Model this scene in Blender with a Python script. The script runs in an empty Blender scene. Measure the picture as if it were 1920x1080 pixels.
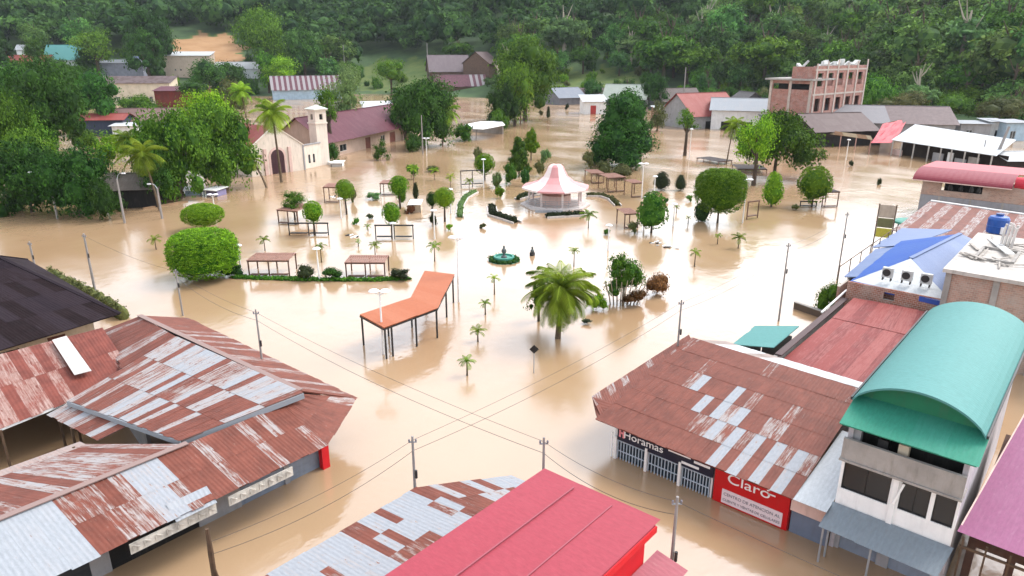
import bpy, math, random
import numpy as np
from mathutils import Vector, Matrix
R = math.radians
sc = bpy.context.scene
COL = sc.collection

# ------------------------------------------------------------------ camera
CF, CH, PITCH, YAW = 1299.0, 22.0, math.atan(440 / 1299.0), R(41.2)
cam_d = bpy.data.cameras.new("camera")
cam = bpy.data.objects.new("camera", cam_d); COL.objects.link(cam)
cam.location = (0, 0, CH)
cam.rotation_euler = (math.pi / 2 - PITCH, 0, YAW)
cam_d.sensor_width = 36.0
cam_d.lens = 36.0 * CF / 1920.0
cam_d.clip_start = 0.5; cam_d.clip_end = 6000
sc.camera = cam

# ------------------------------------------------------------------ sky, sun, exposure
SUN_EL, SUN_AZ = R(52), R(20)            # azimuth clockwise from +Y
world = bpy.data.worlds.new("World"); sc.world = world
world.use_nodes = True
wn, wl = world.node_tree.nodes, world.node_tree.links
wn.clear()
wo = wn.new("ShaderNodeOutputWorld"); bg = wn.new("ShaderNodeBackground")
sky = wn.new("ShaderNodeTexSky"); sky.sky_type = 'NISHITA'; sky.sun_disc = False
sky.sun_elevation = SUN_EL; sky.sun_rotation = SUN_AZ
sky.air_density = 1.2; sky.dust_density = 2.0; sky.ozone_density = 1.0; sky.altitude = 100
hs = wn.new("ShaderNodeHueSaturation"); hs.inputs["Saturation"].default_value = 0.30
wl.new(sky.outputs[0], hs.inputs["Color"])
wtc = wn.new("ShaderNodeTexCoord"); wmp = wn.new("ShaderNodeMapping"); wmp.inputs["Scale"].default_value = (1.6, 1.6, 5)
wnz = wn.new("ShaderNodeTexNoise"); wnz.inputs["Scale"].default_value = 1.6; wnz.inputs["Detail"].default_value = 5
wmr = wn.new("ShaderNodeMapRange"); wmr.inputs[1].default_value = .3; wmr.inputs[2].default_value = .7
wmr.inputs[3].default_value = 1.05; wmr.inputs[4].default_value = 1.75
wl.new(wtc.outputs["Generated"], wmp.inputs[0]); wl.new(wmp.outputs[0], wnz.inputs["Vector"]); wl.new(wnz.outputs["Fac"], wmr.inputs[0])
wmx = wn.new("ShaderNodeMix"); wmx.data_type = 'RGBA'; wmx.blend_type = 'MULTIPLY'; wmx.inputs[0].default_value = 1
wl.new(hs.outputs[0], wmx.inputs[6]); wl.new(wmr.outputs[0], wmx.inputs[7])
wl.new(wmx.outputs[2], bg.inputs[0]); bg.inputs[1].default_value = 0.15
wl.new(bg.outputs[0], wo.inputs[0])

sun_d = bpy.data.lights.new("sun", 'SUN'); sun_d.energy = 1.0; sun_d.angle = R(22); sun_d.color = (1, .95, .88)
sun = bpy.data.objects.new("sun", sun_d); COL.objects.link(sun)
sd = Vector((math.sin(SUN_AZ) * math.cos(SUN_EL), math.cos(SUN_AZ) * math.cos(SUN_EL), math.sin(SUN_EL)))
sun.rotation_euler = sd.to_track_quat('Z', 'Y').to_euler(); sun.location = (0, 0, 200)
sc.view_settings.view_transform = 'Standard'; sc.view_settings.look = 'None'
sc.view_settings.exposure = 1.3; sc.view_settings.gamma = 1
sc.cycles.max_bounces = 6; sc.cycles.caustics_reflective = False; sc.cycles.caustics_refractive = False

# ------------------------------------------------------------------ measuring: photo pixel -> world
FW = np.array([-math.sin(YAW) * math.cos(PITCH), math.cos(YAW) * math.cos(PITCH), -math.sin(PITCH)])
RT = np.array([math.cos(YAW), math.sin(YAW), 0.0]); UP = np.cross(RT, FW)
def P(u, v, z=0.0):
    """world point seen at photo pixel (u,v), lying at height z"""
    d = FW * CF + RT * (u - 960) + UP * (540 - v)
    t = (z - CH) / d[2]
    return Vector((d[0] * t, d[1] * t, z))
def PV(u, v, x=None, y=None):
    d = FW * CF + RT * (u - 960) + UP * (540 - v)
    t = y / d[1] if y is not None else x / d[0]
    return Vector((d[0] * t, d[1] * t, CH + d[2] * t))
def depth(p): return float((np.array(p) - np.array([0, 0, CH])) @ FW)
def mpp(p): return depth(p) / CF
def ZV(p, v):
    """height above point p at which a vertical line through p reaches photo row v"""
    lo, hi = -4.0, 80.0
    for _ in range(40):
        m = (lo + hi) / 2
        q = np.array([p[0], p[1], m - CH])
        if 540 - CF * (q @ UP) / (q @ FW) > v: lo = m
        else: hi = m
    return lo

# ------------------------------------------------------------------ objects
def thing(name, label, cat, loc=(0, 0, 0), rz=0.0, group=None):
    o = bpy.data.objects.new(name, None); COL.objects.link(o)
    o.location = loc; o.rotation_euler = (0, 0, rz); o.empty_display_size = .3
    o["label"] = label; o["category"] = cat
    if group: o["group"] = group
    return o
def tag(o, label, cat, group=None):
    o["label"] = label; o["category"] = cat
    if group: o["group"] = group
    return o
def link(name, me, parent=None, label=None):
    o = bpy.data.objects.new(name, me); COL.objects.link(o)
    if parent: o.parent = parent
    if label: o["label"] = label
    return o
def copy_tree(o, parent=None):
    c = o.copy(); COL.objects.link(c)
    if parent: c.parent = parent
    for ch in list(o.children): copy_tree(ch, c)
    return c
def root_of(o):
    while o.parent: o = o.parent
    return o
class MB:
    """collects shapes, then links them as ONE mesh object"""
    def __init__(s): s.v = []; s.f = []; s.uv = []; s.a = []
    def quad(s, pts, uv=None, a=0.0):
        b = len(s.v); s.v += [tuple(p) for p in pts]; s.f.append(tuple(range(b, b + len(pts))))
        s.uv += list(uv) if uv else [(0, 0)] * len(pts); s.a.append(a)
    def box(s, x0, x1, y0, y1, z0, z1, a=0.0):
        c = [(x0, y0, z0), (x1, y0, z0), (x1, y1, z0), (x0, y1, z0), (x0, y0, z1), (x1, y0, z1), (x1, y1, z1), (x0, y1, z1)]
        for f in ((0, 3, 2, 1), (4, 5, 6, 7), (0, 1, 5, 4), (1, 2, 6, 5), (2, 3, 7, 6), (3, 0, 4, 7)):
            s.quad([c[i] for i in f], a=a)
        return s
    def bar(s, p0, p1, w, h=None, a=0.0):
        """square bar between two points"""
        h = h or w; p0 = Vector(p0); p1 = Vector(p1); d = (p1 - p0).normalized()
        r = d.cross(Vector((0, 0, 1)))
        r = Vector((1, 0, 0)) if r.length < 1e-3 else r.normalized()
        u = r.cross(d); c = []
        for p in (p0, p1):
            for i, j in ((-1, -1), (1, -1), (1, 1), (-1, 1)): c.append(p + r * (w / 2 * i) + u * (h / 2 * j))
        for f in ((0, 3, 2, 1), (4, 5, 6, 7), (0, 1, 5, 4), (1, 2, 6, 5), (2, 3, 7, 6), (3, 0, 4, 7)):
            s.quad([c[i] for i in f], a=a)
        return s
    def tube(s, pts, rad, n=8, a=0.0):
        pts = [Vector(p) for p in pts]
        rad = rad if isinstance(rad, (list, tuple)) else [rad] * len(pts)
        rings = []; pr = None
        for i, p in enumerate(pts):
            d = (pts[min(i + 1, len(pts) - 1)] - pts[max(i - 1, 0)]).normalized()
            if pr is None:
                x = d.cross(Vector((.3, .1, 1)) if abs(d.z) < .9 else Vector((1, 0, 0))).normalized()
            else: x = (pr - d * pr.dot(d)).normalized()
            pr = x; y = d.cross(x)
            rings.append([p + (x * math.cos(2 * math.pi * k / n) + y * math.sin(2 * math.pi * k / n)) * rad[i] for k in range(n)])
        for i in range(len(pts) - 1):
            for k in range(n):
                s.quad([rings[i][k], rings[i][(k + 1) % n], rings[i + 1][(k + 1) % n], rings[i + 1][k]], a=a)
        s.quad(rings[0][::-1], a=a); s.quad(rings[-1], a=a)
        return s
    def lathe(s, prof, n=24, c=(0, 0), a=0.0):
        for (r0, z0), (r1, z1) in zip(prof[:-1], prof[1:]):
            for k in range(n):
                t0, t1 = 2 * math.pi * k / n, 2 * math.pi * (k + 1) / n
                q = [(c[0] + r0 * math.cos(t0), c[1] + r0 * math.sin(t0), z0), (c[0] + r0 * math.cos(t1), c[1] + r0 * math.sin(t1), z0),
                     (c[0] + r1 * math.cos(t1), c[1] + r1 * math.sin(t1), z1), (c[0] + r1 * math.cos(t0), c[1] + r1 * math.sin(t0), z1)]
                if r0 < 1e-4: q = [q[0], q[2], q[3]]
                elif r1 < 1e-4: q = q[:3]
                s.quad(q, a=a)
        return s
    def slab(s, pts, th, a=0.0):
        """polygon (seen from above, any tilt) with thickness th downwards"""
        pts = [Vector(p) for p in pts]
        nrm = (pts[1] - pts[0]).cross(pts[-1] - pts[0])
        if nrm.z < 0: pts = pts[::-1]
        lo = [p - Vector((0, 0, th)) for p in pts]; n = len(pts)
        s.quad(pts, a=a); s.quad(lo[::-1], a=a)
        for i in range(n): s.quad([pts[i], lo[i], lo[(i + 1) % n], pts[(i + 1) % n]], a=a)
        return s
    def wall(s, p0, p1, z0, z1, th, holes=()):
        """upright wall from p0 to p1 (2D) with real openings; holes = (s0,s1,za,zb) in metres along the wall"""
        p0 = Vector((p0[0], p0[1])); p1 = Vector((p1[0], p1[1])); L = (p1 - p0).length; d = (p1 - p0) / L
        nrm = Vector((-d.y, d.x)) * th
        xs = sorted({0, L, *[h[0] for h in holes], *[h[1] for h in holes]}); zs = sorted({z0, z1, *[h[2] for h in holes], *[h[3] for h in holes]})
        for i in range(len(xs) - 1):
            run = None
            for j in range(len(zs) - 1):
                cx, cz = (xs[i] + xs[i + 1]) / 2, (zs[j] + zs[j + 1]) / 2
                hole = any(h[0] < cx < h[1] and h[2] < cz < h[3] for h in holes)
                if not hole:
                    a, b = p0 + d * xs[i], p0 + d * xs[i + 1]
                    c = [(a.x, a.y), (b.x, b.y), (b.x + nrm.x, b.y + nrm.y), (a.x + nrm.x, a.y + nrm.y)]
                    za, zb = zs[j], zs[j + 1]
                    lo = [(q[0], q[1], za) for q in c]; hi = [(q[0], q[1], zb) for q in c]
                    s.quad(hi); s.quad(lo[::-1])
                    for k in range(4): s.quad([lo[k], lo[(k + 1) % 4], hi[(k + 1) % 4], hi[k]])
        return s
    def build(s, name, m, parent=None, world=False, smooth=False, label=None, attr=None):
        v = np.array(s.v, dtype=np.float64).reshape(-1, 3)
        if world and parent is not None: v = v - np.array(root_of(parent).location)
        me = bpy.data.meshes.new(name)
        me.from_pydata(v.tolist(), [], s.f)
        me.uv_layers.new(name="UVMap")
        me.uv_layers[0].data.foreach_set("uv", np.array(s.uv, dtype=np.float32).ravel())
        at = me.attributes.new("val", 'FLOAT', 'FACE'); at.data.foreach_set("value", np.array(s.a, dtype=np.float32))
        if smooth: me.polygons.foreach_set("use_smooth", [True] * len(me.polygons))
        me.materials.append(m); me.update()
        return link(name, me, parent, label)

# ------------------------------------------------------------------ materials
MATS = {}
def new_mat(name):
    m = bpy.data.materials.new(name); m.use_nodes = True
    nt = m.node_tree; return m, nt.nodes, nt.links, nt.nodes["Principled BSDF"]
def noise(n, l, vec, scale, detail=4, rough=.6):
    t = n.new("ShaderNodeTexNoise"); t.inputs["Scale"].default_value = scale; t.inputs["Detail"].default_value = detail
    t.inputs["Roughness"].default_value = rough
    if vec: l.new(vec, t.inputs["Vector"])
    return t.outputs["Fac"]
def maprange(n, l, val, a, b, c, d):
    t = n.new("ShaderNodeMapRange"); t.inputs[1].default_value = a; t.inputs[2].default_value = b
    t.inputs[3].default_value = c; t.inputs[4].default_value = d; l.new(val, t.inputs[0]); return t.outputs[0]
def mixc(n, l, fac, a, b, mode='MIX'):
    t = n.new("ShaderNodeMix"); t.data_type = 'RGBA'; t.blend_type = mode
    for s, x in ((0, fac), (6, a), (7, b)):
        if isinstance(x, (int, float)): t.inputs[s].default_value = x
        elif isinstance(x, tuple): t.inputs[s].default_value = (*x, 1) if len(x) == 3 else x
        else: l.new(x, t.inputs[s])
    return t.outputs[2]
def mathn(n, l, op, a, b):
    t = n.new("ShaderNodeMath"); t.operation = op
    for i, x in enumerate((a, b)):
        if isinstance(x, (int, float)): t.inputs[i].default_value = x
        else: l.new(x, t.inputs[i])
    return t.outputs[0]
def mapping(n, l, vec, sc_):
    t = n.new("ShaderNodeMapping"); t.inputs["Scale"].default_value = sc_; l.new(vec, t.inputs[0]); return t.outputs[0]
def bump(n, l, h, b, strength, dist=.05):
    t = n.new("ShaderNodeBump"); t.inputs["Strength"].default_value = strength; t.inputs["Distance"].default_value = dist
    l.new(h, t.inputs["Height"]); l.new(t.outputs[0], b.inputs["Normal"])
def M(name, col, rough=.75, var=.18, scale=1.2, metal=0, grime=.35, grimecol=(.09, .075, .06), spec=.4):
    """paint / plaster / wood / concrete with blotches and rain streaks"""
    if name in MATS: return MATS[name]
    col = tuple(x ** 1.4 for x in col)
    m, n, l, b = new_mat(name)
    tc = n.new("ShaderNodeTexCoord").outputs["Object"]
    f1 = noise(n, l, tc, scale, 5); f2 = noise(n, l, mapping(n, l, tc, (1.3, 1.3, .22)), 2.2, 6, .7)
    c = mixc(n, l, maprange(n, l, f1, .3, .7, 0, 1), tuple(x * (1 - var) for x in col), tuple(min(1, x * (1 + var)) for x in col))
    c = mixc(n, l, maprange(n, l, f2, .5, .78, 0, grime), c, grimecol)
    l.new(c, b.inputs["Base Color"]); b.inputs["Roughness"].default_value = rough; b.inputs["Metallic"].default_value = metal
    b.inputs["Specular IOR Level"].default_value = spec
    bump(n, l, noise(n, l, tc, 14, 3), b, .25, .02)
    MATS[name] = m; return m
def Mbrick(name, col, mortar=(.42, .38, .34), grime=.3, bw=.30, bh=.16):
    if name in MATS: return MATS[name]
    col, mortar = tuple(x ** 1.22 for x in col), tuple(x ** 1.22 for x in mortar)
    m, n, l, b = new_mat(name)
    tc = n.new("ShaderNodeTexCoord").outputs["Object"]
    sx = n.new("ShaderNodeSeparateXYZ"); l.new(tc, sx.inputs[0])
    cb = n.new("ShaderNodeCombineXYZ"); l.new(mathn(n, l, 'ADD', sx.outputs[0], sx.outputs[1]), cb.inputs[0]); l.new(sx.outputs[2], cb.inputs[1])
    br = n.new("ShaderNodeTexBrick"); l.new(cb.outputs[0], br.inputs["Vector"]); br.inputs["Scale"].default_value = 1
    br.inputs["Brick Width"].default_value = bw; br.inputs["Row Height"].default_value = bh; br.inputs["Mortar Size"].default_value = .012
    br.inputs["Color1"].default_value = (*col, 1); br.inputs["Color2"].default_value = (*[x * .7 for x in col], 1); br.inputs["Mortar"].default_value = (*mortar, 1)
    f1 = noise(n, l, tc, .7, 6); f2 = noise(n, l, mapping(n, l, tc, (1.2, 1.2, .2)), 1.7, 6, .7)
    c = mixc(n, l, maprange(n, l, f1, .45, .7, 0, .55), br.outputs["Color"], mortar)
    c = mixc(n, l, maprange(n, l, f2, .5, .75, 0, grime), c, (.08, .07, .06))
    l.new(c, b.inputs["Base Color"]); b.inputs["Roughness"].default_value = .9
    MATS[name] = m; return m
def Mroof(name, base, rust, pale, corr=.19, streak=.55, rough=.6, spec=.18, metal=0.0, bmp=.25, g=1.0):
    """corrugated sheets: 'val' of each sheet 0 = clean metal, 1 = rusted through; streaks run down the slope"""
    if name in MATS: return MATS[name]
    base, rust, pale = [tuple(x ** g for x in q) for q in (base, rust, pale)]
    m, n, l, b = new_mat(name)
    uv = n.new("ShaderNodeUVMap").outputs[0]
    at = n.new("ShaderNodeAttribute"); at.attribute_name = "val"; val = at.outputs["Fac"]
    s1 = noise(n, l, mapping(n, l, uv, (7.5, .42, 1)), 1.3, 6, .74)
    s2 = noise(n, l, mapping(n, l, uv, (1.1, .8, 1)), 1.0, 5, .65)
    s3 = noise(n, l, mapping(n, l, uv, (9, 3, 1)), 1.0, 3, .7)
    t = mathn(n, l, 'ADD', val, mathn(n, l, 'MULTIPLY', mathn(n, l, 'SUBTRACT', s1, .5), streak * 3.0))
    t = mathn(n, l, 'ADD', t, mathn(n, l, 'MULTIPLY', mathn(n, l, 'SUBTRACT', s2, .5), streak * 1.3))
    s4 = noise(n, l, mapping(n, l, uv, (4.2, 1.1, 1)), 1.6, 3, .6)
    t = mathn(n, l, 'ADD', t, mathn(n, l, 'MULTIPLY', maprange(n, l, s4, .60, .70, 0, 1), streak * .75))
    f = maprange(n, l, t, .36, .66, 0, 1)
    rc = mixc(n, l, maprange(n, l, s2, .3, .7, 0, 1), tuple(x * .68 for x in rust), tuple(min(1, x * 1.25) for x in rust))
    rc = mixc(n, l, maprange(n, l, s3, .6, .8, 0, .3), rc, pale)
    gc = mixc(n, l, maprange(n, l, s3, .35, .75, 0, 1), base, tuple(x * .8 for x in base))
    gc = mixc(n, l, maprange(n, l, t, .05, .45, 0, .75), gc, pale)
    l.new(mixc(n, l, f, gc, rc), b.inputs["Base Color"])
    b.inputs["Roughness"].default_value = rough; b.inputs["Specular IOR Level"].default_value = spec; b.inputs["Metallic"].default_value = metal
    w = n.new("ShaderNodeTexWave"); w.wave_type = 'BANDS'; w.bands_direction = 'X'; w.wave_profile = 'SIN'
    w.inputs["Scale"].default_value = 1 / corr * .3142; w.inputs["Distortion"].default_value = 0; l.new(uv, w.inputs["Vector"])
    bump(n, l, mathn(n, l, 'ADD', w.outputs["Fac"], mathn(n, l, 'MULTIPLY', s3, .35)), b, bmp, .04)
    MATS[name] = m; return m
def Mleaf(name, dark, light, trans=.25, huevar=.02):
    if name in MATS: return MATS[name]
    m, n, l, b = new_mat(name)
    at = n.new("ShaderNodeAttribute"); at.attribute_name = "val"
    oi = n.new("ShaderNodeObjectInfo")
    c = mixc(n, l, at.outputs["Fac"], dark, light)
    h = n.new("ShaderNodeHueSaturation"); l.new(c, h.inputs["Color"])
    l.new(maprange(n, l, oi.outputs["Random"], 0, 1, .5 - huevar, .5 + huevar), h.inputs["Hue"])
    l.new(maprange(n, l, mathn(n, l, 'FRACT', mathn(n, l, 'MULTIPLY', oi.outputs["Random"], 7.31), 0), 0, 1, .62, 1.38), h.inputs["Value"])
    l.new(h.outputs[0], b.inputs["Base Color"]); b.inputs["Roughness"].default_value = .7; b.inputs["Specular IOR Level"].default_value = .08
    tr = n.new("ShaderNodeBsdfTranslucent"); l.new(h.outputs[0], tr.inputs[0])
    mx = n.new("ShaderNodeMixShader"); mx.inputs[0].default_value = trans
    l.new(b.outputs[0], mx.inputs[1]); l.new(tr.outputs[0], mx.inputs[2]); l.new(mx.outputs[0], n["Material Output"].inputs[0])
    MATS[name] = m; return m

# water: opaque brown flood, mirror of the sky at low angles
def Mwater():
    m, n, l, b = new_mat("muddy_water")
    g = n.new("ShaderNodeNewGeometry").outputs["Position"]
    f = noise(n, l, mapping(n, l, g, (.03, .03, .03)), 1, 4)
    f2 = noise(n, l, mapping(n, l, g, (.22, .12, .2)), 1, 5)
    c = mixc(n, l, maprange(n, l, f, .35, .65, 0, 1), (.300, .190, .106), (.345, .232, .136))
    c = mixc(n, l, maprange(n, l, f2, .5, .8, 0, .35), c, (.385, .27, .165))
    l.new(c, b.inputs["Base Color"])
    l.new(maprange(n, l, noise(n, l, mapping(n, l, g, (.05, .09, .05)), 1, 3), .4, .65, .10, .24), b.inputs["Roughness"])
    b.inputs["IOR"].default_value = 2.1
    w1 = noise(n, l, mapping(n, l, g, (.9, .6, 1)), 1, 2, .5); w2 = noise(n, l, mapping(n, l, g, (3.2, 2.2, 1)), 1, 2, .5)
    amp = maprange(n, l, noise(n, l, mapping(n, l, g, (.06, .05, .05)), 1, 3), .42, .68, .15, 1)
    h = mathn(n, l, 'ADD', mathn(n, l, 'MULTIPLY', w1, .8), mathn(n, l, 'MULTIPLY', w2, .25))
    bump(n, l, mathn(n, l, 'MULTIPLY', h, amp), b, .45, .12)
    return m
# ------------------------------------------------------------------ the setting
HV = np.array([-math.sin(YAW), math.cos(YAW)]); RV = np.array([math.cos(YAW), math.sin(YAW)])
def px(p):
    q = np.array(p) - np.array([0, 0, CH]); w = q @ FW
    return 960 + CF * (q @ RT) / w, 540 - CF * (q @ UP) / w
_nz = np.random.RandomState(4); _ph = _nz.uniform(0, 6.28, (8, 2)); _fr = _nz.uniform(.006, .03, (8, 2))
def wob(x, y): return sum(math.sin(x * _fr[i, 0] + _ph[i, 0]) * math.sin(y * _fr[i, 1] + _ph[i, 1]) for i in range(8)) / 2.5
def ground_z(x, y):
    w = HV[0] * x + HV[1] * y; s = RV[0] * x + RV[1] * y
    if w < 60: return -1.6
    t = s / w
    d0 = float(np.interp(t, [-1.5, -.7, -.19, .14, .39, .69, 1.5], [380, 350, 415, 335, 290, 238, 230]))
    d = w - d0
    if d < -20: return -1.6
    k = 12.0; sp = k * math.log1p(math.exp(d / k)) if d < 200 else d
    return min(-1.6 + .25 * sp, 150) + 3.0 * wob(x, y) * min(1, max(0, d / 60))
def ray_ground(u, v):
    d = FW * CF + RT * (u - 960) + UP * (540 - v); d = d / np.linalg.norm(d)
    o = np.array([0, 0, CH]); t = 60.0
    while t < 1500:
        p = o + d * t
        if ground_z(p[0], p[1]) > p[2]: return Vector(p)
        t += 3
    return Vector(o + d * 600)
def MUD(u, v): return ((u - 390 - 12 * math.sin(v * .3)) / 72) ** 2 + ((v - 96 - 6 * math.sin(u * .13)) / 34) ** 2 < 1
def GRASS(u, v):
    v2 = v + 7 * math.sin(u * .09) + 4 * math.sin(u * .23); u2 = u + 9 * math.sin(v * .35)
    return ((u2 - 750) / 85) ** 2 + ((v2 - 145) / 36) ** 2 < 1 or ((u2 - 1125) / 95) ** 2 + ((v2 - 155) / 26) ** 2 < 1
def make_ground():
    ts = np.concatenate([np.linspace(-3, -.9, 14), np.linspace(-.85, .85, 200), np.linspace(.9, 3, 14)])
    ws = np.concatenate([np.array([-400, -100, 20, 120, 180]), np.linspace(210, 640, 160), np.array([700, 800, 1000, 1400])])
    v = []; cls = []
    for w in ws:
        for t in ts:
            s = t * max(w, 60) if w > 0 else t * 160
            x, y = HV * w + RV * s; z = ground_z(x, y); v.append((x, y, z))
    f = []; a = []
    nt = len(ts)
    for i in range(len(ws) - 1):
        for j in range(nt - 1):
            q = (i * nt + j, i * nt + j + 1, (i + 1) * nt + j + 1, (i + 1) * nt + j); f.append(q)
    for c in v:
        val = 0.0
        if (c[0] * HV[0] + c[1] * HV[1]) > 150:
            u, vv = px(c); val = 1.0 if MUD(u, vv) else .5 if GRASS(u, vv) else 0
        a.append(val)
    me = bpy.data.meshes.new("hillside_ground"); me.from_pydata(v, [], f)
    at = me.attributes.new("val", 'FLOAT', 'POINT'); at.data.foreach_set("value", a)
    me.polygons.foreach_set("use_smooth", [True] * len(f))
    m, n, l, b = new_mat("hill_soil")
    at = n.new("ShaderNodeAttribute"); at.attribute_name = "val"
    g = n.new("ShaderNodeNewGeometry").outputs["Position"]
    f1 = noise(n, l, mapping(n, l, g, (.12, .12, .12)), 1, 6)
    c0 = mixc(n, l, maprange(n, l, f1, .3, .7, 0, 1), (.02, .045, .015), (.05, .10, .025))
    c1 = mixc(n, l, maprange(n, l, f1, .35, .65, 0, 1), (.045, .085, .014), (.095, .125, .025))
    c2 = mixc(n, l, maprange(n, l, f1, .35, .65, 0, 1), (.27, .145, .06), (.33, .19, .09))
    fv = mathn(n, l, 'ADD', at.outputs["Fac"], mathn(n, l, 'MULTIPLY', mathn(n, l, 'SUBTRACT', noise(n, l, mapping(n, l, g, (.09, .09, .09)), 1, 5, .7), .5), .5))
    c = mixc(n, l, maprange(n, l, fv, .2, .45, 0, 1), c0, c1)
    c = mixc(n, l, maprange(n, l, fv, .6, .9, 0, 1), c, c2)
    l.new(c, b.inputs["Base Color"]); b.inputs["Roughness"].default_value = .95
    me.materials.append(m)
    o = link("ground", me); o["kind"] = "structure"
make_ground()
def make_water():
    mb = MB(); s = 1500
    mb.quad([(-s, -300, 0), (s, -300, 0), (s, s, 0), (-s, s, 0)])
    o = mb.build("flood_water", Mwater()); o["kind"] = "structure"
make_water()

# ------------------------------------------------------------------ foliage
ICO_V, ICO_F = None, None
def ico():
    global ICO_V, ICO_F
    if ICO_V is None:
        import bmesh
        bm = bmesh.new(); bmesh.ops.create_icosphere(bm, subdivisions=2, radius=1)
        ICO_V = np.array([v.co[:] for v in bm.verts]); ICO_F = np.array([[v.index for v in f.verts] for f in bm.faces]); bm.free()
    return ICO_V, ICO_F
def leaf_cloud(rs, lobes, n, leaf, clump=.30, per=38, up=.35, inside=.78, core=.80, hang=0.0, jitter=.9):
    """leaf quads gathered in clumps over a set of ellipsoid lobes + opaque inner masses; returns verts, quads, tris, values"""
    lobes = np.array(lobes, float); area = np.array([(r[3] * r[4] + r[4] * r[5] + r[3] * r[5]) for r in lobes]); area /= area.sum()
    V, val = [], []
    k = max(1, n // per)
    li = rs.choice(len(lobes), k, p=area)
    d = rs.normal(size=(k, 3)); d /= np.linalg.norm(d, axis=1)[:, None]
    low = (d[:, 2] < -.35) & (rs.rand(k) < .6); d[low, 2] *= -1
    rad = rs.uniform(inside, 1.04, k)
    cc = lobes[li, :3] + d * lobes[li, 3:] * rad[:, None]
    cv = rs.uniform(0, 1, k)
    sz = lobes[li, 3:].mean(axis=1) * clump
    m = k * per
    idx = np.repeat(np.arange(k), per)
    off = rs.normal(size=(m, 3)) * sz[idx][:, None] * np.array([.62, .62, .42])
    pos = cc[idx] + off
    nr = d[idx] * .8 + rs.normal(size=(m, 3)) * jitter * .6 + np.array([0, 0, up])
    nr /= np.linalg.norm(nr, axis=1)[:, None]
    a = np.cross(nr, rs.normal(size=(m, 3))); a /= np.linalg.norm(a, axis=1)[:, None] + 1e-9
    b = np.cross(nr, a)
    s = leaf * rs.uniform(.55, 1.25, m)[:, None]
    q = np.stack([pos - a * s * .5, pos + b * s * .30 + nr * s * .05, pos + a * s * .5 - nr * s * .08, pos - b * s * .30 + nr * s * .05], axis=1)
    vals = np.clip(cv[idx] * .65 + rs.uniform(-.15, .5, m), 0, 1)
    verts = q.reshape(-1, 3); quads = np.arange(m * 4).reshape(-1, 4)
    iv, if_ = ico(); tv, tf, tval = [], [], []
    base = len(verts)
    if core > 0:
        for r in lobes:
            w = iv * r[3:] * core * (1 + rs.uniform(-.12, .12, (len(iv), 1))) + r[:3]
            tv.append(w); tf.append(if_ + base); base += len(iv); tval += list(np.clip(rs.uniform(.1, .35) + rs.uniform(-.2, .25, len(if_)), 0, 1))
    verts = np.concatenate([verts] + tv) if tv else verts
    tris = np.concatenate(tf) if tf else np.zeros((0, 3), int)
    return verts, quads, tris, np.concatenate([vals, np.array(tval)])
def foliage_mesh(name, parts, mat):
    V, F, A, b = [], [], [], 0
    for v, q, t, a in parts:
        V.append(v); F += (q + b).tolist() + (t + b).tolist(); A.append(a); b += len(v)
    me = bpy.data.meshes.new(name); me.from_pydata(np.concatenate(V).tolist(), [], F)
    at = me.attributes.new("val", 'FLOAT', 'FACE'); at.data.foreach_set("value", np.concatenate(A).astype(np.float32))
    me.materials.append(mat); me.update(); return me
def trunk_mesh(name, rs, h, r, mat, limbs=4, spread=.5, lean=.05, top=.75):
    mb = MB(); ps = [Vector((0, 0, -1.6))]; x = y = 0
    for i in range(1, 6):
        x += rs.normal() * lean * h * .2; y += rs.normal() * lean * h * .2
        ps.append(Vector((x, y, h * i / 5 * 1.0)))
    mb.tube(ps, [r * 1.35, r, r * .9, r * .8, r * .65, r * .4], 8)
    for k in range(limbs):
        a = 2 * math.pi * (k + rs.rand() * .6) / max(1, limbs); z0 = rs.uniform(.5, .8) * h
        p0 = ps[3 if z0 < .65 * h else 4]; dd = Vector((math.cos(a), math.sin(a), 0))
        mb.tube([p0, p0 + dd * spread * h * .25 + Vector((0, 0, h * .12)), p0 + dd * spread * h * .55 + Vector((0, 0, h * .34))], [r * .55, r * .38, r * .12], 6)
    o = mb.build(name, mat, smooth=True); me = o.data; bpy.data.objects.remove(o); return me

BARK = M("bark", (.12, .09, .065), .9, .3, 3); PALEBARK = M("pale_bark", (.42, .38, .32), .9, .25, 2)
L_FOREST = Mleaf("leaf_forest", (.013, .044, .012), (.130, .245, .048), .2, .03)
L_DARK = Mleaf("leaf_dark", (.007, .030, .006), (.055, .140, .018), .15, .012)
L_MID = Mleaf("leaf_mid", (.014, .055, .006), (.115, .235, .020), .2, .015)
L_BRIGHT = Mleaf("leaf_bright", (.036, .110, .005), (.225, .375, .018), .25, .012)
L_PALE = Mleaf("leaf_pale", (.040, .085, .030), (.15, .25, .075), .2, .02)
L_OLIVE = Mleaf("leaf_olive", (.035, .045, .014), (.14, .145, .05), .15, .02)
L_RED = Mleaf("leaf_red", (.05, .022, .010), (.22, .095, .035), .15, .02)
L_PALM = Mleaf("leaf_palm", (.028, .085, .006), (.25, .36, .030), .2, .015)
L_DARKHEDGE = Mleaf("leaf_hedge", (.010, .018, .007), (.045, .06, .020), .1, .02)

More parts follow.
